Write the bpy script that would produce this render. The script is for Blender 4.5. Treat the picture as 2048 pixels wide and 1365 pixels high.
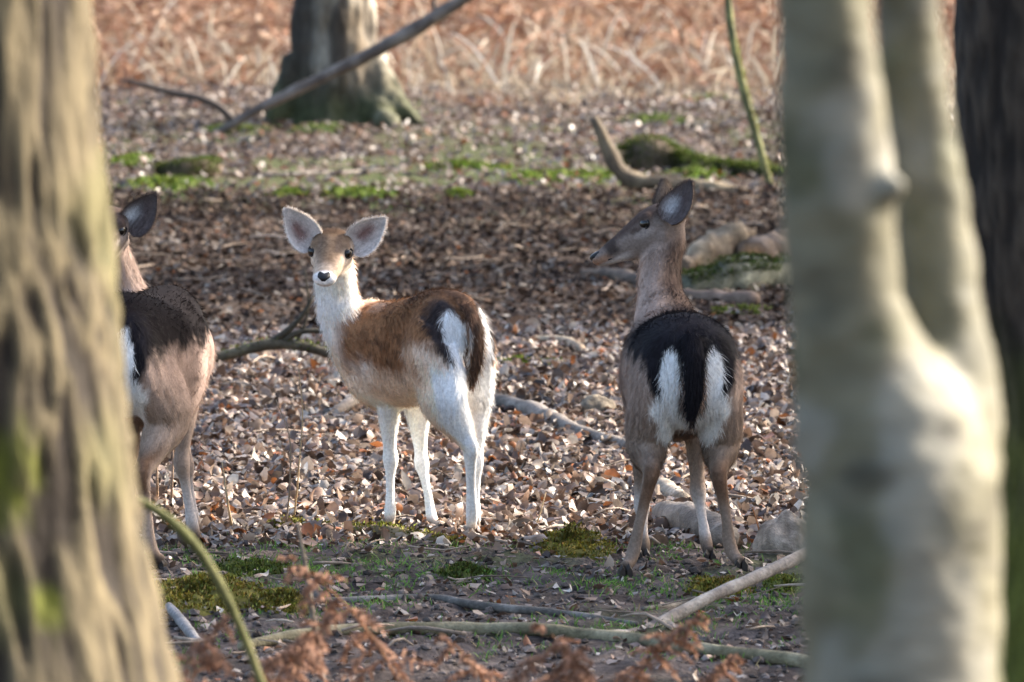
import bpy, math, random
import numpy as np
from mathutils import Vector, Matrix

random.seed(7)
rng = np.random.default_rng(11)
for o in list(bpy.data.objects):
    bpy.data.objects.remove(o, do_unlink=True)
SC = bpy.context.scene
COL = SC.collection

# ------------------------------------------------------------------ camera
F = 12800.0                       # focal length in pixels of the 2048 px wide photograph
CAM_H = 2.5
PITCH = math.atan(1182.5 / F)
cam_d = bpy.data.cameras.new("camera")
cam = bpy.data.objects.new("camera", cam_d); COL.objects.link(cam)
cam.location = (0, 0, CAM_H)
cam.rotation_euler = (math.pi/2 - PITCH, 0, 0)
cam_d.sensor_width = 36.0; cam_d.sensor_fit = 'HORIZONTAL'
cam_d.lens = F / 2048 * 36
cam_d.clip_start = 0.3; cam_d.clip_end = 1500
cam_d.dof.use_dof = True; cam_d.dof.focus_distance = 19.9; cam_d.dof.aperture_fstop = 5.6
cam_d.dof.aperture_blades = 7
SC.camera = cam

# ------------------------------------------------------------------ world, sun, exposure
SUN_EL = 31.0
SUN_AZ = 24.0                     # degrees behind straight-right
sun_h = Vector((math.cos(math.radians(SUN_AZ)), math.sin(math.radians(SUN_AZ)), 0))
to_sun = (sun_h * math.cos(math.radians(SUN_EL)) + Vector((0, 0, math.sin(math.radians(SUN_EL))))).normalized()
W = bpy.data.worlds.new("World"); SC.world = W; W.use_nodes = True
nt = W.node_tree
sky = nt.nodes.new('ShaderNodeTexSky'); sky.sky_type = 'NISHITA'; sky.sun_disc = False
sky.sun_elevation = math.radians(SUN_EL)
sky.sun_rotation = math.atan2(to_sun.x, to_sun.y)
sky.air_density = 1.0; sky.dust_density = 4.0; sky.ozone_density = 1.0
bg = nt.nodes['Background']; bg.inputs['Strength'].default_value = 0.15
nt.links.new(sky.outputs[0], bg.inputs['Color'])
sl = bpy.data.lights.new("sun", 'SUN'); sl.energy = 4.0; sl.angle = math.radians(0.55); sl.color = (1.0, 0.93, 0.83)
sun = bpy.data.objects.new("sun", sl); COL.objects.link(sun)
sun.rotation_euler = to_sun.to_track_quat('Z', 'Y').to_euler()
sun.location = (30, 30, 30)
vs = SC.view_settings
vs.view_transform = 'Standard'; vs.look = 'None'; vs.exposure = 1.95; vs.gamma = 1.0; vs.use_curve_mapping = False
SC.render.engine = 'CYCLES'
SC.cycles.use_denoising = True
SC.cycles.max_bounces = 6; SC.cycles.diffuse_bounces = 3; SC.cycles.glossy_bounces = 2
SC.cycles.transmission_bounces = 3; SC.cycles.transparent_max_bounces = 4
SC.cycles.sample_clamp_indirect = 4.0

# ------------------------------------------------------------------ pixel <-> world
_fw = Vector((0, math.cos(PITCH), -math.sin(PITCH))); _up = Vector((0, math.sin(PITCH), math.cos(PITCH)))
def P(px, py, d):
    """point at forward distance y=d that the photograph shows at (px, py)"""
    v = _fw + Vector((1, 0, 0)) * ((px - 1024) / F) + _up * ((682.5 - py) / F)
    return Vector((0, 0, CAM_H)) + v * (d / v.y)

# ------------------------------------------------------------------ numpy noise
def _hash(ix, iy, iz, seed):
    n = (ix * 374761393 + iy * 668265263 + iz * 1274126177 + seed * 974711) & 0x7fffffff
    n = ((n ^ (n >> 13)) * 1274126177) & 0x7fffffff
    n = n ^ (n >> 16)
    return (n & 0xffff) / 65535.0
def vnoise(p, seed=0):
    p = np.asarray(p, float)
    i = np.floor(p).astype(np.int64); f = p - i; f = f * f * (3 - 2 * f)
    x, y, z = i[..., 0], i[..., 1], i[..., 2]; fx, fy, fz = f[..., 0], f[..., 1], f[..., 2]
    def h(a, b, c): return _hash(x + a, y + b, z + c, seed)
    x00 = h(0,0,0)*(1-fx)+h(1,0,0)*fx; x10 = h(0,1,0)*(1-fx)+h(1,1,0)*fx
    x01 = h(0,0,1)*(1-fx)+h(1,0,1)*fx; x11 = h(0,1,1)*(1-fx)+h(1,1,1)*fx
    return ((x00*(1-fy)+x10*fy)*(1-fz)+(x01*(1-fy)+x11*fy)*fz) * 2 - 1
def fbm(p, octaves=4, seed=0, gain=0.5):
    p = np.asarray(p, float); s = 0; a = 1.0; t = 0
    for k in range(octaves):
        s = s + a * vnoise(p * (2.03 ** k), seed + k * 17); t += a; a *= gain
    return s / t
def sstep(a, b, x):
    t = np.clip((x - a) / (b - a), 0, 1); return t * t * (3 - 2 * t)
def lerp(a, b, t):
    return a + (b - a) * t
def v3(x, y, z=0.0):
    x = np.asarray(x, float); y = np.asarray(y, float)
    return np.stack([x, y, np.full_like(x, z) if np.isscalar(z) else z], -1)

# ------------------------------------------------------------------ materials
def new_mat(name):
    m = bpy.data.materials.new(name); m.use_nodes = True
    return m, m.node_tree, m.node_tree.nodes['Principled BSDF']
def attr_mat(name, rough=0.8, spec=0.3, nscale=40, nvar=0.25, bump=0.0, bscale=120, trans=0.0, sheen=0.0, stretch=None):
    """vertex colour of the thing itself, broken up by fine procedural noise"""
    m, t, b = new_mat(name); n = t.nodes; l = t.links
    a = n.new('ShaderNodeAttribute'); a.attribute_name = 'Col'
    tc = n.new('ShaderNodeTexCoord')
    no = n.new('ShaderNodeTexNoise'); no.inputs['Scale'].default_value = nscale; no.inputs['Detail'].default_value = 5
    src = tc.outputs['Object']
    if stretch:
        mp = n.new('ShaderNodeMapping'); mp.inputs['Scale'].default_value = stretch
        l.new(src, mp.inputs['Vector']); src = mp.outputs['Vector']
    l.new(src, no.inputs['Vector'])
    mr = n.new('ShaderNodeMapRange'); mr.inputs['From Min'].default_value = 0.3; mr.inputs['From Max'].default_value = 0.7
    mr.inputs['To Min'].default_value = 1 - nvar; mr.inputs['To Max'].default_value = 1 + nvar
    l.new(no.outputs['Fac'], mr.inputs['Value'])
    mx = n.new('ShaderNodeVectorMath'); mx.operation = 'SCALE'
    l.new(a.outputs['Color'], mx.inputs[0]); l.new(mr.outputs['Result'], mx.inputs['Scale'])
    l.new(mx.outputs['Vector'], b.inputs['Base Color'])
    b.inputs['Roughness'].default_value = rough; b.inputs['Specular IOR Level'].default_value = spec
    if sheen: b.inputs['Sheen Weight'].default_value = sheen
    if bump:
        n2 = n.new('ShaderNodeTexNoise'); n2.inputs['Scale'].default_value = bscale; n2.inputs['Detail'].default_value = 6
        l.new(src, n2.inputs['Vector'])
        bp = n.new('ShaderNodeBump'); bp.inputs['Strength'].default_value = bump; bp.inputs['Distance'].default_value = 0.01
        l.new(n2.outputs['Fac'], bp.inputs['Height']); l.new(bp.outputs['Normal'], b.inputs['Normal'])
    if trans:
        tr = n.new('ShaderNodeBsdfTranslucent'); l.new(mx.outputs['Vector'], tr.inputs['Color'])
        ms = n.new('ShaderNodeMixShader'); ms.inputs[0].default_value = trans
        out = [x for x in n if x.type == 'OUTPUT_MATERIAL'][0]
        l.new(b.outputs[0], ms.inputs[1]); l.new(tr.outputs[0], ms.inputs[2]); l.new(ms.outputs[0], out.inputs['Surface'])
    return m
M_FUR = attr_mat('fur', 0.65, 0.09, 90, 0.22, trans=0.25)
M_HIDE = attr_mat('hide', 0.9, 0.03, 120, 0.2)
M_LEAF = attr_mat('dead_leaf', 0.42, 0.38, 60, 0.22, trans=0.22)
M_BARK = attr_mat('bark', 0.85, 0.2, 30, 0.3, 0.6, 70, stretch=(1, 1, 0.35))
M_BIRCH = attr_mat('smooth_bark', 0.7, 0.3, 9, 0.22, 0.35, 25, stretch=(1, 1, 2.2))
M_WOOD = attr_mat('dead_wood', 0.8, 0.25, 55, 0.3, 0.5, 120)
M_SOIL = attr_mat('soil', 0.95, 0.08, 45, 0.45, 0.8, 90)
M_GREEN = attr_mat('moss_and_grass', 0.75, 0.2, 30, 0.3, trans=0.25)
M_DRY = attr_mat('dry_bracken', 0.75, 0.2, 20, 0.25, trans=0.25)
M_MULCH = attr_mat('shade_toned_leaf', 0.8, 0.08, 60, 0.25, trans=0.1)
M_HOLLY = attr_mat('evergreen_leaf', 0.35, 0.5, 20, 0.25, trans=0.1)
def plain(name, col, rough, spec=0.5, coat=0.0, nvar=0.12):
    m, t, b = new_mat(name)
    no = t.nodes.new('ShaderNodeTexNoise'); no.inputs['Scale'].default_value = 180
    cr = t.nodes.new('ShaderNodeValToRGB')
    cr.color_ramp.elements[0].color = tuple(c * (1 - nvar) for c in col) + (1,)
    cr.color_ramp.elements[1].color = tuple(c * (1 + nvar) for c in col) + (1,)
    t.links.new(no.outputs['Fac'], cr.inputs['Fac']); t.links.new(cr.outputs['Color'], b.inputs['Base Color'])
    b.inputs['Roughness'].default_value = rough; b.inputs['Specular IOR Level'].default_value = spec
    b.inputs['Coat Weight'].default_value = coat
    return m
M_EYE = plain('eye', (0.010, 0.007, 0.005), 0.12, 0.4, 0.25)
M_NOSE = plain('nose', (0.012, 0.012, 0.014), 0.5, 0.3)
M_HOOF = plain('hoof', (0.03, 0.022, 0.018), 0.6, 0.3)

# ------------------------------------------------------------------ mesh helpers
def mk_mesh(name, V, faces, col=None, smooth=True, normals=None):
    """faces: ndarray (n,3)/(n,4) or a list of such arrays"""
    V = np.ascontiguousarray(V, np.float32).reshape(-1, 3)
    if not isinstance(faces, (list, tuple)): faces = [faces]
    faces = [np.asarray(f, np.int32) for f in faces if len(f)]
    me = bpy.data.meshes.new(name)
    me.vertices.add(len(V)); me.vertices.foreach_set('co', V.ravel())
    li = np.concatenate([f.ravel() for f in faces]); sizes = np.concatenate([np.full(len(f), f.shape[1], np.int32) for f in faces])
    me.loops.add(len(li)); me.loops.foreach_set('vertex_index', li)
    me.polygons.add(len(sizes))
    st = np.concatenate([[0], np.cumsum(sizes)[:-1]]).astype(np.int32)
    me.polygons.foreach_set('loop_start', st)
    me.polygons.foreach_set('use_smooth', np.full(len(sizes), smooth))
    me.update(calc_edges=True); me.validate()
    if col is not None:
        c = np.ones((len(V), 4), np.float32); c[:, :3] = np.asarray(col, np.float32)
        at = me.color_attributes.new('Col', 'FLOAT_COLOR', 'POINT'); at.data.foreach_set('color', c.ravel())
    if normals is not None:
        me.normals_split_custom_set_from_vertices(np.ascontiguousarray(normals, np.float32))
    return me
def link(name, me, mat=None, parent=None, loc=None):
    o = bpy.data.objects.new(name, me); COL.objects.link(o)
    if mat is not None and me is not None and not me.materials: me.materials.append(mat)
    if parent is not None: o.parent = parent
    if loc is not None: o.location = loc
    return o
def tag(o, label=None, cat=None, group=None, kind=None):
    if label: o['label'] = label
    if cat: o['category'] = cat
    if group: o['group'] = group
    if kind: o['kind'] = kind
    return o
def thing(name, label, cat, loc, group=None):
    o = bpy.data.objects.new(name, None); COL.objects.link(o); o.location = loc; o.empty_display_size = 0.1
    return tag(o, label, cat, group)
def part(name, V, faces, col, mat, parent, smooth=True, normals=None, kind=None):
    """mesh given in world coordinates, stored relative to its (unrotated) parent chain"""
    off = np.zeros(3); q = parent
    while q is not None:
        off += np.array(q.location); q = q.parent
    me = mk_mesh(name, np.asarray(V) - off, faces, col, smooth, normals)
    o = link(name, me, mat, parent)
    if kind: o['kind'] = kind
    return o
def single(name, V, faces, col, mat, label, cat, loc, group=None, smooth=True, normals=None, kind=None):
    me = mk_mesh(name, np.asarray(V) - np.array(loc), faces, col, smooth, normals)
    o = link(name, me, mat, None, loc)
    return tag(o, label, cat, group, kind)
class Acc:
    """collects several shapes of one part"""
    def __init__(s): s.V = []; s.q = []; s.t = []; s.c = []; s.n = 0; s.N = []
    def add(s, V, faces, col, nor=None):
        V = np.asarray(V, float); 
        if not isinstance(faces, (list, tuple)): faces = [faces]
        for f in faces:
            f = np.asarray(f)
            if len(f): (s.q if f.shape[1] == 4 else s.t).append(f + s.n)
        s.V.append(V); c = np.asarray(col, float); s.c.append(np.broadcast_to(c, (len(V), 3)) if c.ndim == 1 else c)
        if nor is not None: s.N.append(nor)
        s.n += len(V)
    def get(s):
        fs = []
        if s.q: fs.append(np.concatenate(s.q))
        if s.t: fs.append(np.concatenate(s.t))
        return np.concatenate(s.V), fs, np.concatenate(s.c), (np.concatenate(s.N) if s.N else None)

def catmull(pts, n):
    """resample rows of pts (any width) to n rows, uniform in chord length of the first 3 columns"""
    A = np.asarray(pts, float); k = len(A)
    if k == 2:
        t = np.linspace(0, 1, n)[:, None]; return A[0] * (1 - t) + A[1] * t
    d = np.concatenate([[0], np.cumsum(np.linalg.norm(np.diff(A[:, :3], axis=0), axis=1) + 1e-6)])
    u = np.linspace(0, d[-1], n); out = np.empty((n, A.shape[1]))
    m = np.empty_like(A)
    for i in range(k):
        if i == 0: m[i] = (A[1] - A[0]) / (d[1] - d[0])
        elif i == k - 1: m[i] = (A[-1] - A[-2]) / (d[-1] - d[-2])
        else:
            a = (A[i] - A[i-1]) / (d[i] - d[i-1]); b = (A[i+1] - A[i]) / (d[i+1] - d[i])
            h0 = d[i] - d[i-1]; h1 = d[i+1] - d[i]
            m[i] = (a * h1 + b * h0) / (h0 + h1)
    j = np.clip(np.searchsorted(d, u, 'right') - 1, 0, k - 2)
    h = (d[j+1] - d[j]); t = ((u - d[j]) / h)[:, None]; h = h[:, None]
    t2, t3 = t * t, t * t * t
    return (2*t3-3*t2+1)*A[j] + (t3-2*t2+t)*h*m[j] + (-2*t3+3*t2)*A[j+1] + (t3-t2)*h*m[j+1]
def frames(C):
    T = np.gradient(C, axis=0); T /= np.linalg.norm(T, axis=1)[:, None] + 1e-9
    s = np.cross(T[0], [0, 0, 1.0])
    if np.linalg.norm(s) < 0.1: s = np.cross(T[0], [0, 1.0, 0])
    S = np.empty_like(T)
    for i in range(len(T)):
        s = s - T[i] * np.dot(s, T[i]); s /= np.linalg.norm(s) + 1e-9; S[i] = s
    return T, S, np.cross(S, T)
def grid_faces(nr, ns, wrap=True):
    i = np.arange(nr - 1)[:, None]; j = np.arange(ns if wrap else ns - 1)[None, :]
    a = i * ns + j; b = i * ns + (j + 1) % ns
    return np.stack([a, b, b + ns, a + ns], -1).reshape(-1, 4)
def tube(pts, rad, ns=10, step=0.03, rough=0.0, seed=0, rscale=12.0, caps=True, lump=0.0):
    """tapered, slightly irregular tube -> V, faces, (t along, angle, normal)"""
    A = np.column_stack([np.asarray([tuple(p) for p in pts], float), np.asarray(rad, float)])
    L = np.sum(np.linalg.norm(np.diff(A[:, :3], axis=0), axis=1)); n = max(4, int(L / step) + 1)
    R = catmull(A, n); C = R[:, :3]; r = np.maximum(R[:, 3], 0.0008)
    T, S, B = frames(C)
    a = np.linspace(0, 2 * math.pi, ns, endpoint=False)
    D = S[:, None, :] * np.cos(a)[None, :, None] + B[:, None, :] * np.sin(a)[None, :, None]
    rr = np.repeat(r[:, None], ns, 1)
    if lump: rr = rr * (1 + lump * vnoise(C * 6 + seed, seed + 5))[:, None]
    V = C[:, None, :] + D * rr[..., None]
    if rough: 
        V = V + D * (rr * rough * fbm(V * rscale, 3, seed))[..., None]
    V = V.reshape(-1, 3); Nn = D.reshape(-1, 3)
    fs = [grid_faces(n, ns)]
    if caps:
        V = np.vstack([V, C[0] - T[0] * r[0] * 0.15, C[-1] + T[-1] * r[-1] * 0.3])
        Nn = np.vstack([Nn, -T[0], T[-1]])
        j = np.arange(ns); k = (j + 1) % ns; b = n * ns
        fs.append(np.concatenate([np.stack([k, j, np.full(ns, b)], -1), np.stack([j + (n-1)*ns, k + (n-1)*ns, np.full(ns, b + 1)], -1)]))
    t = np.concatenate([np.repeat(np.linspace(0, 1, n), ns), [0, 1] if caps else []])
    return V, fs, t, Nn
def blades(Pn, Nn, Dn, length, width, col, seg=2, droop=0.0, nor=None, tip=1.0, side=None):
    """flat tapered blades: base P, surface normal N, direction D, bending by droop; returns V, quads, tris, colours, normals"""
    n = len(Pn); Dn = Dn / (np.linalg.norm(Dn, axis=1)[:, None] + 1e-9)
    if side is None:
        side = np.cross(Dn, Nn); side /= np.linalg.norm(side, axis=1)[:, None] + 1e-9
    length = np.broadcast_to(length, (n,)); width = np.broadcast_to(width, (n,))
    rows = []
    down = np.zeros((n, 3)); down[:, 2] = -1
    for k in range(seg):
        u = k / seg
        c = Pn + Dn * (length * u)[:, None] + down * (length * droop * u * u)[:, None]
        w = width * (1 - 0.55 * u) * 0.5
        rows.append(c - side * w[:, None]); rows.append(c + side * w[:, None])
    rows.append(Pn + Dn * length[:, None] + down * (length * droop)[:, None])
    V = np.stack(rows, 1); m = V.shape[1]
    base = (np.arange(n) * m)[:, None]
    q = [base + np.array([[2*k, 2*k+1, 2*k+3, 2*k+2]]) for k in range(seg - 1)]
    t = base + np.array([[2*seg-2, 2*seg-1, 2*seg]])
    cc = np.repeat(col[:, None, :], m, 1)
    cc[:, -1] *= tip
    NN = np.repeat((Nn if nor is None else nor)[:, None, :], m, 1).reshape(-1, 3)
    return V.reshape(-1, 3), ([np.concatenate(q)] if q else []) + [t], cc.reshape(-1, 3), NN

# ------------------------------------------------------------------ ground
def gh(x, y):
    x = np.asarray(x, float); y = np.asarray(y, float)
    z = 0.80 * (1 - sstep(2.0, 15.5, y))
    z = z + 0.022 * fbm(v3(x * 0.8, y * 0.8), 2, 3)
    # churned earth in front, slightly proud of the leaf litter behind it
    fg = sstep(16.5, 17.3, y) * (1 - sstep(19.75, 20.1, y + 0.10 * np.sin(x * 2.3) - 0.12 * x))
    z = z + fg * (0.012 + 0.030 * np.abs(fbm(v3(x * 4.5, y * 3.2), 3, 8)) + 0.022 * fbm(v3(x * 14, y * 12), 3, 21))
    z = z + (1 - fg) * 0.010 * fbm(v3(x * 7, y * 6), 2, 4)
    return z
def gz(x, y): return float(gh(np.array([x]), np.array([y]))[0])
def G(px, py):
    """where the photograph's pixel meets the ground"""
    d = 32000.0 / (py + 500.0)
    p = P(px, py, d); return Vector((p.x, p.y, gz(p.x, p.y)))
xs = np.concatenate([[-120, -60, -30, -18, -12, -9, -7, -5.5], np.arange(-4.4, -2.3, 0.1), np.arange(-2.3, 2.3, 0.024), np.arange(2.3, 4.5, 0.1), [5.5, 7, 9, 12, 18, 30, 60, 120]])
ys = np.concatenate([[-60, -20, -6], np.arange(0, 16.8, 0.6), np.arange(16.8, 20.5, 0.020), np.arange(20.5, 28, 0.05), np.arange(28, 50, 0.15), np.arange(50, 70, 1.0), [75, 85, 100, 130, 180, 260, 400, 700]])
X, Y = np.meshgrid(xs, ys)
Z = gh(X, Y)
def mixc(a, b, t): return np.asarray(a) * (1 - t[..., None]) + np.asarray(b) * t[..., None]
n1 = fbm(v3(X * 1.3, Y * 0.8), 4, 31) * 0.5 + 0.5
n2 = fbm(v3(X * 9, Y * 9), 3, 41) * 0.5 + 0.5
gc = mixc((0.040, 0.028, 0.021), (0.080, 0.058, 0.045), n1)
fgm = sstep(16.5, 17.3, Y) * (1 - sstep(19.7, 20.3, Y))
gc = gc * (1 - fgm[..., None]) + mixc((.046, .036, .032), (.112, .090, .080), sstep(0.25, 0.8, n2)) * fgm[..., None]
mossy = 0.6 * np.exp(-((Y - 38.5) / 4.2) ** 2) * sstep(0.40, 0.62, fbm(v3(X * 1.6, Y * 0.55), 3, 51) * 0.5 + 0.5)
mossy = np.maximum(mossy, fgm * 0.45 * sstep(0.60, 0.78, fbm(v3(X * 2.6, Y * 2.2), 3, 57) * 0.5 + 0.5))
gc = gc * (1 - mossy[..., None]) + mixc((0.035, 0.055, 0.014), (0.07, 0.095, 0.022), n2) * mossy[..., None]
far = sstep(44, 50, Y)
gc = gc * (1 - far[..., None]) + np.array((0.12, 0.075, 0.045)) * far[..., None]
ground = link('ground', mk_mesh('ground', np.stack([X, Y, Z], -1).reshape(-1, 3), grid_faces(len(ys), len(xs), False), gc.reshape(-1, 3)), M_SOIL)
tag(ground, 'dark woodland soil under leaf litter with mossy patches', None, None, 'structure')

# ------------------------------------------------------------------ deer
class Deer:
    def __init__(s, rear, yaw_deg, sl, sz, sw):
        a = math.radians(yaw_deg)               # + = turned to the left of straight away
        s.h = np.array([-math.sin(a), math.cos(a), 0]); s.l = np.array([-math.cos(a), -math.sin(a), 0]); s.u = np.array([0, 0, 1.0])
        s.o = np.array(rear); s.sl, s.sz, s.sw = sl, sz, sw
        s.V = []; s.Fq = []; s.Ft = []; s.n = 0
        s.rc = []; s.rt = []; s.rr = []; s.rp = []; s.ru = []    # ring centres, tangents, radii, part, t
    def W(s, f, l, z): return s.o + s.h * f * s.sl + s.l * l * s.sw + s.u * z * s.sz
    def loc(s, p):
        q = p - s.o
        return q @ s.h / s.sl, q @ s.l / s.sw, q[..., 2] / s.sz
    def loft(s, C, S, U, w, ht, hb, pid, ns=20, power=1.0):
        n = len(C); a = np.linspace(0, 2*math.pi, ns, endpoint=False)
        ca = np.sign(np.cos(a)) * np.abs(np.cos(a)) ** power; sa = np.sign(np.sin(a)) * np.abs(np.sin(a)) ** power
        vert = np.where(sa[None, :] > 0, ht[:, None], hb[:, None]) * sa[None, :]
        V = C[:, None] + S[:, None] * (w[:, None] * ca[None])[..., None] + U[:, None] * vert[..., None]
        b = s.n; s.V.append(V.reshape(-1, 3)); s.V.append(C[:1]); s.V.append(C[-1:])
        s.Fq.append(grid_faces(n, ns) + b)
        j = np.arange(ns); k = (j + 1) % ns; e = b + n * ns
        s.Ft.append(np.concatenate([np.stack([k + b, j + b, np.full(ns, e)], -1), np.stack([j + b + (n-1)*ns, k + b + (n-1)*ns, np.full(ns, e + 1)], -1)]))
        s.n += n * ns + 2
        T = np.gradient(C, axis=0); T /= np.linalg.norm(T, axis=1)[:, None] + 1e-9
        s.rc.append(C + U * ((ht - hb) * 0.5)[:, None]); s.rt.append(T); s.rr.append((w + (ht + hb) * 0.5) * 0.5); s.rp.append(np.full(n, pid)); s.ru.append(np.linspace(0, 1, n))
    def torso(s, st):
        A = np.array(st, float)                # f, ztop, zbot, halfwidth
        zc = A[:, 2] + 0.52 * (A[:, 1] - A[:, 2])
        R = catmull(np.column_stack([A[:, 0], np.zeros(len(A)), zc, A[:, 3], A[:, 1] - zc, zc - A[:, 2]]), 44)
        C = np.array([s.W(r[0], 0, r[2]) for r in R]); n = len(C)
        s.loft(C, np.tile(s.l, (n, 1)), np.tile(s.u, (n, 1)), np.maximum(R[:, 3], .01) * s.sw, np.maximum(R[:, 4], .01) * s.sz, np.maximum(R[:, 5], .01) * s.sz, 0, 28, 0.92)
    def limb(s, J, pid, n=30, ns=14):
        """J rows: point, lateral radius, fore-aft radius"""
        A = np.array([list(j[0]) + [j[1], j[2]] for j in J], float)
        R = catmull(A, n); C = R[:, :3]
        T = np.gradient(C, axis=0); T /= np.linalg.norm(T, axis=1)[:, None] + 1e-9
        S = s.l[None] - T * (T @ s.l)[:, None]; S /= np.linalg.norm(S, axis=1)[:, None] + 1e-9
        U = np.cross(T, S)
        s.loft(C, S, U, np.maximum(R[:, 3], .006), np.maximum(R[:, 4], .006), np.maximum(R[:, 4], .006), pid, ns)
    def head(s, org, fwd, up, L, stations):
        fwd = np.array(fwd, float); fwd /= np.linalg.norm(fwd); up = np.array(up, float); up -= fwd * (up @ fwd); up /= np.linalg.norm(up)
        left = np.cross(up, fwd)
        s.ho, s.hf, s.hu, s.hl, s.L = np.array(org, float), fwd, up, left, L
        A = np.array(stations, float); A[:, 0] *= L / 0.28
        R = catmull(np.column_stack([A[:, 0], np.zeros(len(A)), np.zeros(len(A)), A[:, 1:]]), 34); n = len(R)
        C = s.ho + fwd[None] * R[:, :1]
        top, bot = R[:, 4], R[:, 5]; mid = (top + bot) * 0.5 + 0.1 * (top - bot)
        C = C + up[None] * mid[:, None]
        s.loft(C, np.tile(left, (n, 1)), np.tile(up, (n, 1)), np.maximum(R[:, 3], .004), np.maximum(top - mid, .004), np.maximum(mid - bot, .004), 2, 22, 0.95)
    def H(s, f, l, u): return s.ho + s.hf * f * s.L / 0.28 + s.hl * l + s.hu * u
    def blob(s, c, r, pid):
        c = np.array(c); n = 9; t = np.linspace(-0.98, 0.98, n)
        C = c[None] + s.u[None] * (t * r)[:, None]; w = r * np.sqrt(1 - t * t)
        s.loft(C, np.tile([1., 0, 0], (n, 1)), np.tile([0, 1., 0], (n, 1)), w, w, w, pid, 10)
    def remesh(s, voxel=0.0072, smooth=4):
        me = mk_mesh('tmp', np.concatenate(s.V), [np.concatenate(s.Fq), np.concatenate(s.Ft)])
        o = bpy.data.objects.new('tmp', me); COL.objects.link(o)
        m = o.modifiers.new('r', 'REMESH'); m.mode = 'VOXEL'; m.voxel_size = voxel; m.adaptivity = 0
        sm = o.modifiers.new('s', 'SMOOTH'); sm.factor = 0.5; sm.iterations = smooth
        bpy.context.view_layer.update()
        dg = bpy.context.evaluated_depsgraph_get(); ev = o.evaluated_get(dg); em = ev.to_mesh()
        nv = len(em.vertices); V = np.empty(nv * 3, np.float32); em.vertices.foreach_get('co', V); V = V.reshape(-1, 3).astype(float)
        N = np.empty(nv * 3, np.float32); em.vertices.foreach_get('normal', N); N = N.reshape(-1, 3).astype(float)
        em.calc_loop_triangles(); nt_ = len(em.loop_triangles); T = np.empty(nt_ * 3, np.int32); em.loop_triangles.foreach_get('vertices', T); T = T.reshape(-1, 3)
        ev.to_mesh_clear(); bpy.data.objects.remove(o, do_unlink=True); bpy.data.meshes.remove(me)
        return V, N, T
    def nearest(s, V):
        rc = np.concatenate(s.rc); rt = np.concatenate(s.rt); rr = np.concatenate(s.rr); rp = np.concatenate(s.rp); ru = np.concatenate(s.ru)
        npid = int(rp.max()) + 1
        best = np.full((len(V), npid), 9.0); T = np.zeros((len(V), 3)); tt = np.zeros((len(V), npid)); pw = np.full(len(V), 99.0)
        for p in range(npid):
            m = np.where(rp == p)[0]
            if not len(m): continue
            d = np.linalg.norm(V[:, None] - rc[m][None], axis=2) / rr[m][None]
            k = d.argmin(1); dm = d[np.arange(len(V)), k]
            best[:, p] = dm; tt[:, p] = ru[m][k]
            b = dm < pw; pw[b] = dm[b]; T[b] = rt[m][k][b]
        return best, tt, T

TORSO = [(-0.025, .705, .60, .045), (0.02, .765, .52, .115), (0.10, .800, .475, .150), (0.20, .808, .445, .165), (0.32, .797, .42, .167),
         (0.45, .788, .40, .168), (0.58, .795, .385, .155), (0.68, .795, .40, .125), (0.76, .76, .44, .095), (0.82, .69, .53, .05)]
TORSO_C = [(-0.025, .715, .60, .045), (0.02, .765, .52, .108), (0.10, .795, .475, .140), (0.20, .795, .445, .150), (0.32, .770, .42, .152),
           (0.45, .745, .40, .152), (0.58, .735, .385, .140), (0.68, .730, .41, .118), (0.76, .71, .46, .090), (0.82, .66, .53, .05)]
# along, half width, top, bottom
HEAD_C = [(-0.035, .035, .018, -.030), (0.0, .060, .044, -.066), (0.045, .070, .054, -.090), (0.080, .069, .052, -.095), (0.110, .058, .042, -.088), (0.13, .051, .034, -.082),
          (0.17, .044, .020, -.070), (0.215, .041, .006, -.061), (0.25, .039, -.004, -.056), (0.272, .033, -.010, -.050), (0.284, .016, -.018, -.040)]
HEAD = [(-0.035, .030, .018, -.030), (0.0, .056, .042, -.068), (0.045, .064, .052, -.097), (0.085, .064, .050, -.104), (0.125, .053, .038, -.094),
        (0.17, .042, .022, -.078), (0.215, .036, .008, -.066), (0.25, .033, -.003, -.058), (0.272, .028, -.010, -.050), (0.284, .013, -.018, -.038)]

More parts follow.
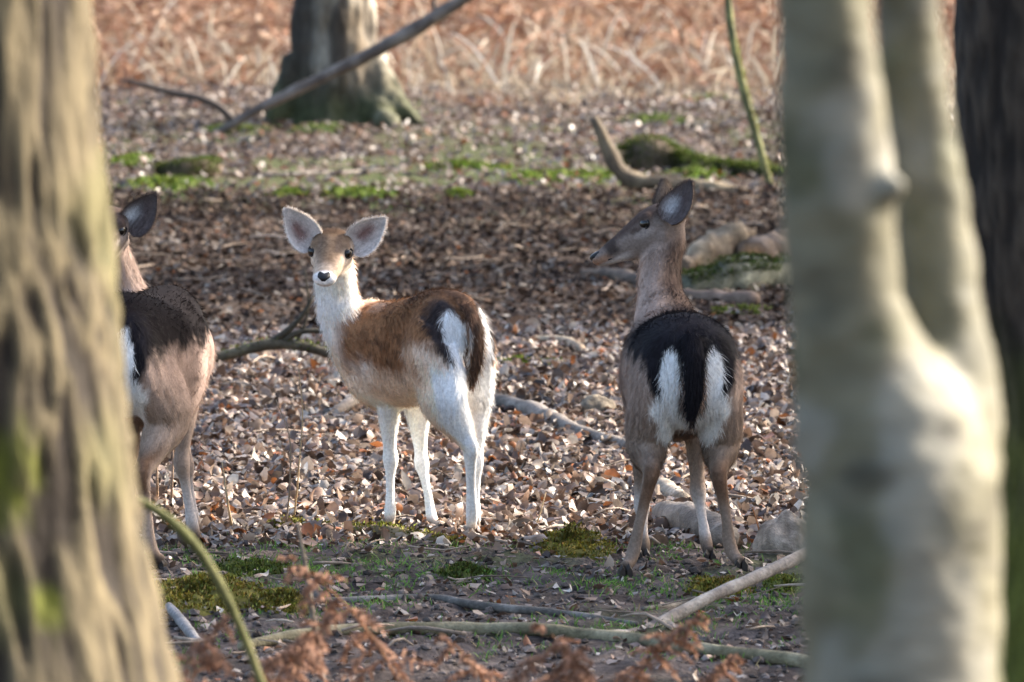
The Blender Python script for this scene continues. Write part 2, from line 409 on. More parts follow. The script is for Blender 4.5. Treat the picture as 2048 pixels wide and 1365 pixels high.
def ear(B, T, face, width, cols, seed=0, tuft=0.0, tside=1):
    """cupped leaf-shaped ear from base B to tip T opening towards `face`; returns shell V, faces, colours, normals, rim data"""
    B = np.array(B, float); T = np.array(T, float); ax = T - B; Ln = np.linalg.norm(ax); ax /= Ln
    fc = np.array(face, float); fc -= ax * (fc @ ax); fc /= np.linalg.norm(fc); sd = np.cross(ax, fc)
    nv, nu = 14, 11
    v = np.linspace(0, 1, nv)[:, None]; u = np.linspace(-1, 1, nu)[None, :]
    w = width * 0.5 * (0.42 * (1 - v) ** 2 + 1.0 * np.sin(math.pi * np.clip(v, 0, 1) ** 0.82) ** 0.75 * (1 - 0.10 * v)) + 0.002
    w = np.where(v > 0.999, 0.004, w)
    ang = u * (1.25 - 0.55 * v)                               # roll of the cup
    depth = w * (1 - np.cos(ang)) * 0.95
    lat = w * np.sin(ang) / np.sin(np.maximum(1.25 - 0.55 * v, 0.5)) 
    C = B + ax * (v * Ln)[..., None]
    inn = C + sd * lat[..., None] + fc * (depth - 0.012 * np.sin(math.pi * v))[..., None]
    nin = fc[None, None] * np.cos(ang)[..., None] - sd[None, None] * np.sin(ang)[..., None]
    out = inn - nin * 0.006
    out[:, 0] = inn[:, 0]; out[:, -1] = inn[:, -1]
    gi = grid_faces(nv, nu, False)
    V = np.concatenate([inn.reshape(-1, 3), out.reshape(-1, 3)])
    Fq = np.concatenate([gi, gi[:, ::-1] + nv * nu])
    inner, deep, rim, back = [np.array(c) for c in cols]
    au = np.abs(np.repeat(u, nv, 0)); vv = np.repeat(v, nu, 1)
    nz = vnoise(inn * 90, 3 + seed)
    dp = np.exp(-((np.repeat(u, nv, 0) + 0.15) / 0.42) ** 2) * sstep(0.12, 0.35, vv) * (1 - sstep(0.55, 0.8, vv))
    ci = inner * (1 - dp[..., None]) + deep * dp[..., None]
    tf = np.exp(-((np.repeat(u, nv, 0) + 0.38 * tside) / 0.34) ** 2 - ((vv - 0.34) / 0.20) ** 2) * tuft * (0.75 + 0.4 * vnoise(inn * np.array([160, 160, 60]), 9))
    ci = ci * (1 - np.clip(tf, 0, 1)[..., None]) + np.array((.55, .55, .56)) * np.clip(tf, 0, 1)[..., None]
    ci = ci * (1 + 0.18 * nz[..., None])
    rm = np.maximum(sstep(0.74, 0.97, au), sstep(0.88, 1.0, vv))
    ci = ci * (1 - rm[..., None]) + rim * rm[..., None]
    cb = np.broadcast_to(back, ci.shape) * (1 - 0.7 * rm[..., None]) + rim * 0.7 * rm[..., None]
    col = np.concatenate([ci.reshape(-1, 3), cb.reshape(-1, 3)])
    N = np.concatenate([nin.reshape(-1, 3), -nin.reshape(-1, 3)])
    # flow of the hair: outwards to the rim and the tip
    fl = (ax[None, None] * 0.8 + sd * (np.repeat(u, nv, 0))[..., None] * 0.8)
    fl = np.concatenate([fl.reshape(-1, 3)] * 2)
    return V, Fq, col, N, fl

def build_deer(key, label, D, pose, coat, ears, eye_r, seed):
    D.torso(pose['torso'])
    # tail
    tl = pose.get('tail', 0.26); tw_ = pose.get('tailw', 1.0)
    D.limb([(D.W(0.01, 0, .755), .030*tw_, .018), (D.W(-0.045, 0, .70), .036*tw_, .018), (D.W(-0.062, 0, .62), .034*tw_, .014), (D.W(-0.055, 0.004, .755 - tl + .04), .022*tw_, .010), (D.W(-0.048, 0.008, .755 - tl), .006, .005)], 5, 22, 12)
    for J in pose['hind']: D.limb(J, 3, 46)
    for J in pose['fore']: D.limb(J, 4, 46)
    NK = pose['neck']; A = np.array([list(j[0]) + list(j[1:]) for j in NK], float); R = catmull(A, 26); C = R[:, :3]
    T = np.gradient(C, axis=0); T /= np.linalg.norm(T, axis=1)[:, None]
    hx = np.array(pose['neck_side'], float); S = hx[None] - T * (T @ hx)[:, None]; S /= np.linalg.norm(S, axis=1)[:, None]
    D.loft(C, S, np.cross(T, S), R[:, 3], R[:, 4], R[:, 4], 1, 22)
    D.head(*pose['head'])
    for sd in (-1, 1):
        D.blob(D.H(pose.get('eye_f', .092) - .012, sd * .044, pose.get('eye_u', .013) + .009), 0.024, 2)       # brow
        D.blob(D.H(0.06, sd * .040, -.045), 0.030, 2)       # cheek
        D.blob(D.H(0.245, sd * .019, -.017), 0.013, 2)      # nostril wing
    V, N, Tn = D.remesh()
    best, tt, Tg = D.nearest(V)
    f, l, z = D.loc(V)
    w = np.exp(-9.0 * (best - best.min(1)[:, None])); w /= w.sum(1)[:, None]
    q = (V - D.ho); hf = (q @ D.hf) / (D.L / 0.28); hl = q @ D.hl; hu = q @ D.hu
    nz = fbm(V * 22, 3, seed); nf = vnoise(V * 85, seed + 3)
    env = dict(fwd=D.h, f=f, l=l, z=z, N=N, nz=nz, nf=nf, tt=tt, hf=hf, hl=np.abs(hl), hls=hl, hu=hu, rear=-(N @ D.h), lat=N @ D.l, V=V)
    cols = coat(env)                                        # list of six colour arrays by part
    tm = best.argmin(1) == 5; w[tm] = 0; w[tm, 5] = 1
    col = np.zeros((len(V), 3))
    for p in range(6): col += w[:, p:p+1] * cols[p]
    base = D.o + D.h * 0.4; root_loc = (float(base[0]), float(base[1]), gz(base[0], base[1]))
    root = thing(key, label, 'deer', root_loc)
    acc = Acc(); acc.add(V, Tn, np.clip(col * 1.5, 0, .85))
    fP, fN, fD, fL, fC, fW = [], [], [], [], [], []
    E = []
    for (B, Tp, fc, wd) in ears:
        ev, ef, ec, en, efl = ear(B, Tp, fc, wd, pose['earcol'], seed, pose.get('tuft', 0.0))
        acc.add(ev, ef, ec); E.append((ev, en, ec, efl))
    bv, bf, bc, _ = acc.get()
    part('body', bv, bf, bc, M_HIDE, root)
    # --- fur: short blades lying along the body
    tri = V[Tn]; ar = 0.5 * np.linalg.norm(np.cross(tri[:, 1] - tri[:, 0], tri[:, 2] - tri[:, 0]), axis=1)
    pid = best.argmin(1)
    lenv = np.choose(pid, [0.027, 0.026, 0.0085, 0.014, 0.013, 0.036])
    dens = np.choose(pid, [1.0, 1.1, 1.7, 1.2, 1.2, 1.6])
    face = np.clip((hf - 0.0) / 0.1, 0, 1)
    lenv = np.where(pid == 2, 0.016 - 0.010 * face, lenv)
    lenv = np.where((pid == 3) | (pid == 4), 0.009 + 0.016 * sstep(.22, .46, z), lenv)
    lenv = np.where((pid == 0) & (z < .56), 0.021, lenv)
    rp = (f < 0.10) & (np.abs(l) < 0.10) & (z > 0.46) & (z < 0.76); lenv = np.where(rp & (pid != 5), 0.036, lenv)
    pr = ar * dens[Tn[:, 0]]; pr /= pr.sum(); n = pose['hairs']
    k = rng.choice(len(Tn), n, p=pr); r1 = np.sqrt(rng.random(n)); r2 = rng.random(n)
    bw = np.stack([1 - r1, r1 * (1 - r2), r1 * r2], -1)
    tv = Tn[k]
    def itp(a): return np.einsum('ni,nij->nj', bw, a[tv])
    hp = itp(V); hn = itp(N); hn /= np.linalg.norm(hn, axis=1)[:, None]
    hc = itp(col); hlen = lenv[tv[:, 0]]; tg = Tg[tv[:, 0]]; pp = pid[tv[:, 0]]
    # growth direction: tail-wards on the trunk, down neck and legs, nose to poll on the face
    sgn = np.choose(pp, [-1.0, -1.0, -1.0, 1.0, 1.0, 1.0])
    dr = tg * sgn[:, None]
    lz = (hp - D.o)[:, 2] / D.sz
    grav = np.choose(pp, [0.75, 0.25, 0.0, 0.25, 0.25, 0.5]) + np.where(pp == 0, 2.0 * sstep(.45, .15, (hp - D.o) @ D.h) * sstep(.74, .66, lz), 0)
    dr[:, 2] -= grav
    dr -= hn * np.einsum('ij,ij->i', dr, hn)[:, None]; dr /= np.linalg.norm(dr, axis=1)[:, None] + 1e-9
    # rump patches brush outwards from the tail
    hl_ = (hp - D.o) @ D.l / D.sw
    rpm = (pp != 5) & ((hp - D.o) @ D.h < 0.09) & (np.abs(hl_) < 0.1) & (lz > 0.46) & (lz < 0.75)
    dr = dr + np.where(rpm, 0.28 * np.sign(hl_), 0)[:, None] * D.l[None]
    clump = vnoise(hp * 45, seed + 9)
    jit = rng.normal(0, 0.20, (n, 3)) + np.stack([vnoise(hp * 16, seed + 21), vnoise(hp * 16, seed + 22), vnoise(hp * 16, seed + 23)], -1) * 0.30
    lift = np.clip(rng.normal(0.24, 0.10, n), 0.05, 0.6) * np.where(pp == 2, 0.75, 1.0)
    dd = dr + jit + hn * lift[:, None]
    shade = 1 + 0.16 * clump + rng.normal(0, 0.10, n)
    hcol = np.clip(hc * 1.6 * np.clip(shade, 0.5, 1.5)[:, None], 0.004, 0.88)
    hl2 = hlen * np.clip(rng.normal(1, 0.22, n), 0.5, 1.7)
    wid = np.where(pp == 2, 0.0017, 0.0021) * np.clip(rng.normal(1, 0.2, n), 0.6, 1.5)
    acc = Acc()
    bl = blades(hp - hn * 0.002, hn, dd, hl2, wid, hcol, 2, 0.10, nor=hn + 0.35 * rng.normal(0, 1, (n, 3)) * 0.35, tip=1.15)
    acc.add(bl[0], bl[1], bl[2], bl[3])
    for ev, en, ec, efl in E:                                # ear fuzz, longest along the rim
        m = 3600; i = rng.integers(0, 13 * 11, m) + (rng.random(m) < .5) * (14 * 11); tq = rng.random((m, 1))
        pj = ev[i] * (1 - tq) + ev[i + 11] * tq + rng.normal(0, 0.0018, (m, 3)); dj = efl[i] + en[i] * 0.5 + rng.normal(0, 0.3, (m, 3))
        bl = blades(pj, en[i], dj, 0.0075 * np.clip(rng.normal(1, .3, m), .4, 2), 0.0011, np.clip(ec[i] * (1 + rng.normal(0, .12, (m, 1))), 0, .85), 2, 0.0)
        acc.add(bl[0], bl[1], bl[2], bl[3])
    a_, b_, c_, n_ = acc.get()
    n_ = n_ / (np.linalg.norm(n_, axis=1)[:, None] + 1e-9)
    part('fur', a_, b_, c_, M_FUR, root, True, n_, 'stuff')
    # --- eyes
    for sd in (-1, 1):
        c = D.H(pose.get('eye_f', .092), sd * pose.get('eye_l', .0530), pose.get('eye_u', .013))
        nn, ns = 9, 14; th = np.linspace(0.001, math.pi - .001, nn); a = np.linspace(0, 2*math.pi, ns, endpoint=False)
        pt = np.stack([np.sin(th)[:, None] * np.cos(a)[None], np.sin(th)[:, None] * np.sin(a)[None] * 0.92, np.repeat(np.cos(th)[:, None], ns, 1)], -1).reshape(-1, 3)
        ax = np.array(D.hl) * sd * 0.80 + np.array(D.hf) * 0.55 + np.array(D.hu) * 0.22; ax /= np.linalg.norm(ax)
        e1 = np.cross(D.hu, ax); e1 /= np.linalg.norm(e1); e2 = np.cross(ax, e1)
        vv = c + (pt[:, :1] * e1 * 1.12 + pt[:, 1:2] * e2 + pt[:, 2:] * ax * 0.8) * eye_r
        eye_o = part('eye', vv, grid_faces(nn, ns), None, M_EYE, root)
        # dark lid line
        aa = np.linspace(0, 2*math.pi, 15)
        ring = [tuple(c + ax * eye_r * 0.22 + (e1 * 1.12 * math.cos(t) + e2 * math.sin(t)) * eye_r * 0.99) for t in aa]
        tv_, tf_, _, _ = tube(ring, [0.0022] * len(ring), 5, 0.004, caps=False)
        part('eyelid', tv_, tf_, None, M_NOSE, eye_o)
    # --- nose pad: broad at the top, two nostrils, narrowing to the lip
    prof = np.array([(-.021, .008), (-.013, .012), (0, .010), (.013, .012), (.021, .008), (.023, -.001), (.015, -.009), (.008, -.016), (-.008, -.016), (-.015, -.009), (-.023, -.001)])
    prof = prof * pose.get('nose_scale', 1.0)
    tipc = D.H(0.277, 0, -.017)
    A0 = np.array([tipc + D.hl * a * 1.05 + D.hu * b * 1.0 - D.hf * (0.015 + 0.55 * abs(a)) for a, b in prof])
    A1 = np.array([tipc + D.hl * a * 0.9 + D.hu * b * 0.86 + D.hf * (0.004 - 0.35 * abs(a)) for a, b in prof])
    A2 = np.array([tipc + D.hl * a * 0.35 + D.hu * b * 0.35 + D.hf * 0.010 for a, b in prof])
    nn = len(prof); vv = np.concatenate([A0, A1, A2, [tipc + D.hf * 0.011]])
    j = np.arange(nn); kk = (j + 1) % nn
    part('nose', vv, [grid_faces(3, nn), np.stack([j + 2*nn, kk + 2*nn, np.full(nn, 3*nn)], -1)], None, M_NOSE, root)
    mp = [D.H(.268 - .9 * abs(a) - 6 * a * a, a, -.0385 - .12 * abs(a)) for a in np.linspace(-.036, .036, 9)]
    tv_, tf_, _, _ = tube([tuple(q_) for q_ in mp], [.0015, .003, .0035, .0035, .0035, .0035, .0035, .003, .0015], 6, .006)
    part('mouth', tv_, tf_, None, M_NOSE, root)
    # --- hooves
    for (hp_, dr_) in pose['hooves']:
        hp_ = np.array(hp_); d_ = np.array(dr_, float); d_[2] = 0; d_ /= np.linalg.norm(d_); s_ = np.array([-d_[1], d_[0], 0])
        acc = Acc()
        for sd in (-1, 1):
            c = hp_ + s_ * sd * 0.0098 - np.array([0, 0, .014])
            sec = []
            for (x, zt, wd) in ((-.022, .030, .009), (-.010, .040, .0115), (.008, .030, .011), (.024, .014, .008), (.033, .004, .002)):
                for (yy, zz) in ((-wd, -.012), (wd, -.012), (wd * .9, zt * .6), (0, zt), (-wd * .9, zt * .6)):
                    sec.append(c + d_ * x + s_ * (yy - sd * x * 0.08) + np.array([0, 0, zz]))
            acc.add(np.array(sec), [grid_faces(5, 5), np.array([(4, 3, 2), (4, 2, 1), (4, 1, 0), (20, 21, 22), (20, 22, 23), (20, 23, 24)])], (0, 0, 0))
        a_, b_, _, _ = acc.get()
        part('hoof', a_, b_, None, M_HOOF, root, False)
    return root

def hind(D, side, stifle, hock, fet, hoof, k=1.0):
    hk = np.array(hock); ft = np.array(fet); hf_ = np.array(hoof)
    hip = D.W(0.115, side * .080, .64)
    st = np.array(stifle)
    return [(D.W(0.09, side * .07, .70), .07*k, .09*k), (hip, .082*k, .125*k), (lerp(hip, st, .55), .078*k, .115*k), (st, .066*k, .095*k),
            (lerp(st, hk, .45), .050*k, .064*k), (lerp(st, hk, .80), .031*k, .040*k), (hk, .0265*k, .036*k), (lerp(hk, ft, .18), .021*k, .026*k), (lerp(hk, ft, .55), .0168*k, .0185*k),
            (ft, .0205*k, .023*k), (lerp(ft, hf_, .5), .0175*k, .019*k), (hf_ + np.array([0, 0, .012]), .021*k, .024*k)]
def fore(D, side, elbow, knee, fet, hoof, k=1.0):
    kn = np.array(knee); ft = np.array(fet); hf_ = np.array(hoof); el = np.array(elbow)
    sh = D.W(0.66, side * .085, .60)
    return [(D.W(0.62, side * .07, .70), .045*k, .075*k), (sh, .060*k, .095*k), (lerp(sh, el, .6), .054*k, .078*k), (el, .042*k, .055*k), (lerp(el, kn, .45), .030*k, .034*k),
            (lerp(el, kn, .85), .0235*k, .025*k), (kn, .027*k, .031*k), (lerp(kn, ft, .22), .0185*k, .0195*k), (lerp(kn, ft, .6), .0160*k, .0165*k), (ft, .0205*k, .022*k),
            (lerp(ft, hf_, .5), .0175*k, .019*k), (hf_ + np.array([0, 0, .012]), .021*k, .024*k)]
def pp(*a): return np.array(P(*a))
def hoofp(px, d):
    p = P(px, 900, d); return np.array([p.x, d, gz(p.x, d) + 0.012])
def mx(a, b, m): return np.asarray(a) * (1 - m[:, None]) + np.asarray(b) * m[:, None]
def ell(a, b, soft=0.35):
    r = np.sqrt(a * a + b * b); return 1 - sstep(1 - soft, 1 + soft * 0.6, r)
def rump(c, e, white, black, tailc=(.010, .009, .011), wc=.064, ww=.031, zc=.64, zh=.082, low=1.0, blk=1.0):
    al = np.abs(e['l']) + 0.006 * e['nf']; z = e['z'] + 0.006 * e['nf']
    m = sstep(0.02, 0.30, e['rear']) * (1 - sstep(.10, .17, e['f']))
    b = ell((al - wc - .018) / (ww + .022), (z - zc - .018) / (zh + .024), .18) * sstep(wc - .03, wc - .005, al) * m * blk
    c = mx(c, black, b)
    lw = np.maximum(ell((al - .072) / .052, (z - .535) / .052, .3), ell((al - .045) / .05, (z - .48) / .07, .3)) * sstep(-.1, .25, e['rear']) * (1 - sstep(.12, .2, e['f'])) * low
    c = mx(c, white, np.clip(lw, 0, 1))
    c = mx(c, tailc, sstep(wc - ww + .012, wc - ww + .002, al) * m * sstep(.50, .55, z))
    wt = ell((al - wc) / ww, (z - zc) / zh, .16) * m
    return mx(c, white, wt)
def coat_dark(flank, back, white, legs, bz=.655):
    def fn(e):
        f, z, nz, nf, N = e['f'], e['z'], e['nz'], e['nf'], e['N']
        n = len(f); A = lambda c: np.tile(np.asarray(c, float), (n, 1))
        to = A(flank) * (1 + .16 * nz[:, None])
        to = mx(to, np.array(flank) * 1.25, sstep(.50, .42, z) * .5)
        bk = sstep(bz, bz + .06, z + .035 * nz + .012 * nf - .015 * sstep(.0, .12, f) + .03 * sstep(.12, .0, f) * 0)
        to = mx(to, back, bk)
        to = rump(to, e, white, (.010, .009, .011))
        hi = A(legs) * .86 * (1 + .14 * nz[:, None])
        hi = mx(hi, np.array(flank) * .86, sstep(.40, .58, z))
        hi = mx(hi, back, bk)
        hi = mx(hi, (.105, .062, .040), sstep(.36, .30, np.abs(z - .30) * 1.0 + .22) * sstep(.1, .6, e['rear']) * sstep(.40, .34, z) * sstep(.20, .27, z))
        hi = mx(hi, np.array(legs) * 1.55, sstep(.27, .20, z) * .55 * sstep(.3, -.3, e['rear']))
        hi = rump(hi, e, white, (.010, .009, .011))
        hi = mx(hi, (.050, .038, .031), sstep(.085, .045, z))
        fo = A(legs) * .86 * (1 + .14 * nz[:, None])
        fo = mx(fo, (.42, .38, .36), sstep(.26, .16, z) * sstep(.07, .11, z) * .75)
        fo = mx(fo, (.050, .038, .031), sstep(.085, .045, z))
        fo = mx(fo, flank, sstep(.42, .55, z)); fo = mx(fo, back, bk)
        hd = -(N @ e['hfv'])
        ne = A(np.array(flank) * .82) * (1 + .14 * nz[:, None])
        ne = mx(ne, (.046, .031, .025), sstep(-.05, .60, hd + .15 * nz))
        ne = mx(ne, np.array(flank) * 1.35, sstep(.2, .8, -hd))
        hf, hl, hu = e['hf'], e['hl'], e['hu']
        he = A((.165, .130, .112)) * (1 + .12 * nz[:, None])
        he = mx(he, (.060, .042, .035), sstep(.008, .034, hu + .10 * hf * sstep(.05, .2, hf) + .008 * nz))
        he = mx(he, (.26, .22, .20), ell((hf - .105) / .035, (hu + .012) / .016) * .6)
        he = mx(he, (.05, .034, .028), ell((hf - .125) / .022, (hu - .006) / .009) * .8)
        he = mx(he, (.23, .135, .090), sstep(.215, .245, hf) * sstep(-.015, -.03, hu))
        he = mx(he, (.045, .034, .030), sstep(.185, .205, hf) * sstep(.245, .225, hf) * sstep(-.045, -.025, hu))
        he = mx(he, (.36, .32, .30), sstep(-.040, -.050, hu) * sstep(.15, .2, hf))
        he = he * .78
        ta = A((.009, .008, .010))
        ta = mx(ta, (.10, .065, .045), sstep(.93, 1.0, e['tt'][:, 5]))
        return [to, ne, he, hi, fo, ta]
    return fn
def coat_fawn(e):
    f, z, nz, nf, N, l = e['f'], e['z'], e['nz'], e['nf'], e['N'], e['l']
    n = len(f); A = lambda c: np.tile(np.asarray(c, float), (n, 1))
    white = (.72, .70, .69)
    brown = np.array((.190, .098, .050)); cream = np.array((.56, .46, .37))
    to = A(cream) * (1 + .06 * nz[:, None])
    to = mx(to, (.40, .285, .195), ell((f - .42) / .22, (z - .50) / .06, .6) * .55)
    frt = (1 - sstep(.25, .60, N @ e['fwd'])) * (1 - sstep(.57, .67, f + .04 * nz))
    up = frt * sstep(.500, .565, z + .028 * nz + .02 * sstep(.40, .75, f) + .03 * sstep(.20, .05, f))
    to = mx(to, brown, up) 
    to = mx(to, brown * .62, up * sstep(.62, .74, z + .05 * nz) * .8)
    stre = sstep(.15, .55, vnoise(np.stack([f * 26, l * 60, z * 60], -1), 77)) * up
    to = mx(to, (.060, .032, .020), stre * .75)
    to = mx(to, (.045, .026, .018), sstep(.735, .79, z + .025 * nz) * sstep(.50, .30, f) * .92)
    to = mx(to, (.62, .57, .52), ell((f - .135) / .020, (z - .60 + .15 * (f - .13)) / .060, .4) * sstep(.2, .7, np.abs(e['lat'])) * .75)
    to = mx(to, (.60, .55, .50), ell((f - .185) / .022, (z - .605) / .018, .4) * .7)
    to = mx(to, (.64, .60, .56), sstep(.35, .65, N @ e['fwd']) * sstep(.66, .60, z))
    to = rump(to, e, white, (.028, .022, .022), (.050, .030, .021), wc=.066, ww=.040, zc=.655, zh=.088, low=1.0, blk=1.0)
    hi = A((.58, .48, .39)) * (1 + .07 * nz[:, None])
    hi = mx(hi, (.42, .30, .205), sstep(.46, .56, z + .03 * nz) * sstep(.30, -.1, e['rear']) * .85)
    hi = mx(hi, brown, up * sstep(.60, .66, z))
    hi = mx(hi, (.68, .64, .60), sstep(.36, .28, z) * .8)
    hi = mx(hi, (.36, .26, .185), ell((e['rear'] + .2) / .5, (z - .36) / .05) * .5)
    hi = mx(hi, white, sstep(.15, .5, e['rear']) * sstep(.60, .52, z) * sstep(.28, .36, z) * .85)
    hi = rump(hi, e, white, (.028, .022, .022), (.050, .030, .021), wc=.066, ww=.040, zc=.655, zh=.088)
    hi = mx(hi, (.22, .17, .13), sstep(.07, .035, z))
    fo = A((.66, .60, .54)) * (1 + .05 * nz[:, None])
    fo = mx(fo, (.48, .37, .28), sstep(.42, .50, z + .03 * nz) * .8)
    fo = mx(fo, brown, up)
    fo = mx(fo, (.26, .20, .15), sstep(.06, .03, z))
    hd = -(N @ e['hfv'])
    ne = A((.68, .64, .60)) * (1 + .04 * nz[:, None])
    ne = mx(ne, (.25, .125, .055), sstep(.10, .35, hd + .12 * nz + .25 * N[:, 0]))
    ne = mx(ne, brown, sstep(.62, .30, e['tt'][:, 1]) * sstep(.25, .65, e['lat'] - 1.2 * (N @ e['fwd'])) * sstep(.52, .58, z + .03 * nz) * (1 - sstep(.57, .67, f + .04 * nz)))
    ne = mx(ne, (.50, .42, .34), sstep(.55, .80, e['tt'][:, 1]) * sstep(.35, .1, hd) * .35)
    hf, hl, hu = e['hf'], e['hl'], e['hu']
    he = A((.31, .235, .175)) * (1 + .12 * nz[:, None])
    he = mx(he, (.125, .082, .053), sstep(.010, .034, hu + .10 * hf * sstep(.05, .2, hf) + .006 * nz) * sstep(.24, .19, hf))
    he = mx(he, (.032, .019, .012), ell((hf - .034) / .046, (hl) / .060, .5) * sstep(.012, .036, hu) * .9)
    he = mx(he, (.075, .048, .033), ell((hf - .098) / .030, (hl - .026) / .012, .6) * .65)
    he = mx(he, (.12, .082, .058), ell((hf - .135) / .040, (hl - .030) / .010, .5) * sstep(-.01, .02, hu) * .7)
    he = mx(he, (.50, .43, .36), ell((hf - .110) / .035, (hu + .016) / .020) * .8)
    he = mx(he, (.50, .47, .45), sstep(.242, .256, hf + .012 * nf) * sstep(.002, -.008, hu))
    he = he * (1 + .22 * nf[:, None])
    he = mx(he, (.48, .41, .34), sstep(-.025, -.05, hu) * sstep(.22, .12, hf) * .8)
    ta = A((.075, .042, .028)); ta = mx(ta, (.035, .024, .020), sstep(.2, .6, vnoise(e['V'] * 60, 5)))
    return [to, ne, he, hi, fo, ta]

EARC_C = [(.58, .51, .47), (.21, .115, .10), (.74, .70, .66), (.30, .20, .13)]
EARC_D = [(.115, .090, .085), (.060, .038, .038), (.075, .056, .050), (.15, .115, .090)]

# doe with the black back, seen from behind, head turned in profile
px_x = lambda px, d: (px - 1024) / F * d
D = Deer((px_x(1385, 19.08), 19.06, 0.0), 5.0, 0.95, 1.0, 1.0)
hR = dict(torso=TORSO, hairs=56000, neck_side=(0.25, 1, 0), tail=.265,
    hind=[hind(D, 1, D.W(.22, .112, .42), pp(1303, 945, 19.10), pp(1262, 1118, 19.10), hoofp(1250, 19.06)),
          hind(D, -1, D.W(.22, -.112, .42), pp(1437, 950, 19.14), pp(1466, 1108, 19.15), hoofp(1483, 19.12))],
    fore=[fore(D, 1, D.W(.60, .095, .45), pp(1284, 1015, 19.66), pp(1288, 1100, 19.62), hoofp(1286, 19.60)),
          fore(D, -1, D.W(.60, -.075, .44), pp(1396, 985, 19.62), pp(1413, 1088, 19.58), hoofp(1421, 19.54))],
    neck=[(pp(1335, 690, 19.55), .10, .12), (pp(1328, 640, 19.70), .088, .098), (pp(1320, 580, 19.80), .068, .070), (pp(1322, 520, 19.86), .064, .066), (pp(1330, 470, 19.88), .060, .066), (pp(1334, 440, 19.88), .050, .055)],
    head=(pp(1345, 428, 19.88), (-.894, -.06, -.42), (-.42, 0, .90), .285, HEAD), earcol=EARC_D, tuft=1.0)
for J in hR['hind'] + hR['fore']: pass
hR['hooves'] = [(hoofp(1249, 19.06), (-.3, 1, 0)), (hoofp(1484, 19.12), (.1, 1, 0)), (hoofp(1286, 19.60), (-.1, 1, 0)), (hoofp(1421, 19.54), (.1, 1, 0))]
def with_head(fn, D):
    def g(e): e['hfv'] = D.hf; return fn(e)
    return g
build_deer('fallow_deer', 'black-backed fallow deer seen from behind with its head in profile', D, hR,
    with_head(coat_dark((.245, .182, .150), (.013, .012, .014), (.78, .76, .74), (.190, .140, .108), .625), D),
    [(pp(1336, 446, 19.80), pp(1382, 362, 19.80), (-.55, -.85, .05), .090), (pp(1334, 430, 19.97), pp(1327, 360, 20.0), (-.75, .65, 0), .080)], 0.0165, 3)

# pale fawn looking at the camera
D = Deer((px_x(934, 20.12), 20.10, 0.0), 35.0, 0.84, 1.0, 0.86)
hC = dict(torso=TORSO_C, hairs=62000, neck_side=(1, 0.2, 0), tail=.25, nose_scale=1.0, tailw=.8, eye_l=.0580, eye_f=.106, eye_u=.003,
    hind=[hind(D, 1, pp(893, 815, 20.06), pp(940, 895, 20.04), pp(944, 1035, 20.12), hoofp(941, 20.16), .93),
          hind(D, -1, pp(938, 815, 20.26), pp(951, 925, 20.22), pp(950, 1040, 20.26), hoofp(950, 20.28), .90)],
    fore=[fore(D, 1, pp(775, 800, 20.42), pp(781, 918, 20.44), pp(780, 1035, 20.44), hoofp(778, 20.44), .95),
          fore(D, -1, pp(836, 822, 20.56), pp(843, 925, 20.52), pp(866, 1042, 20.42), hoofp(883, 20.36), .92)],
    neck=[(pp(765, 700, 20.42), .10, .12), (pp(722, 690, 20.48), .088, .105), (pp(690, 645, 20.50), .078, .088), (pp(675, 595, 20.48), .069, .074), (pp(670, 545, 20.46), .064, .066), (pp(668, 505, 20.44), .048, .05)],
    head=(pp(668, 482, 20.42), (-.026, -.222, -.082), (0, -.35, .93), .250, HEAD_C), earcol=EARC_C)
hC['hooves'] = [(hoofp(941, 20.16), (-.3, 1, 0)), (hoofp(950, 20.28), (-.4, 1, 0)), (hoofp(778, 20.44), (-.7, .7, 0)), (hoofp(883, 20.36), (-.6, .8, 0))]
build_deer('fallow_deer', 'pale chestnut fallow fawn with cream legs looking straight back', D, hC, with_head(coat_fawn, D),
    [(pp(629, 497, 20.38), pp(571, 417, 20.36), (.15, -1, -.1), .088), (pp(701, 500, 20.38), pp(771, 436, 20.36), (-.15, -1, -.1), .088)], 0.0158, 5)

# dark-backed doe half hidden by the oak
D = Deer((px_x(204, 19.18), 19.16, 0.0), -15.0, 0.95, 1.065, 1.0)
hL = dict(torso=TORSO, hairs=36000, neck_side=(1, 0.1, 0), tail=.27,
    hind=[hind(D, -1, pp(338, 830, 19.38), pp(284, 950, 19.22), pp(303, 1100, 19.28), hoofp(320, 19.32)),
          hind(D, 1, pp(235, 830, 19.45), pp(262, 950, 19.40), pp(255, 1100, 19.44), hoofp(262, 19.46))],
    fore=[fore(D, -1, pp(374, 800, 19.78), pp(363, 925, 19.76), pp(387, 1060, 19.80), hoofp(398, 19.84)),
          fore(D, 1, pp(350, 800, 19.92), pp(372, 930, 19.94), pp(388, 1045, 19.98), hoofp(393, 20.02))],
    neck=[(pp(295, 700, 19.7), .10, .12), (pp(280, 645, 19.82), .085, .095), (pp(250, 580, 19.85), .066, .072), (pp(230, 525, 19.82), .060, .066), (pp(219, 485, 19.78), .055, .06), (pp(216, 455, 19.76), .048, .05)],
    head=(pp(224, 436, 19.74), (-.05, -.225, -.11), (0, -.45, .89), .275, HEAD), earcol=EARC_D, tuft=1.0)
hL['hooves'] = [(hoofp(320, 19.32), (.4, 1, 0)), (hoofp(262, 19.46), (.2, 1, 0)), (hoofp(398, 19.84), (.4, 1, 0)), (hoofp(393, 20.02), (.4, 1, 0))]
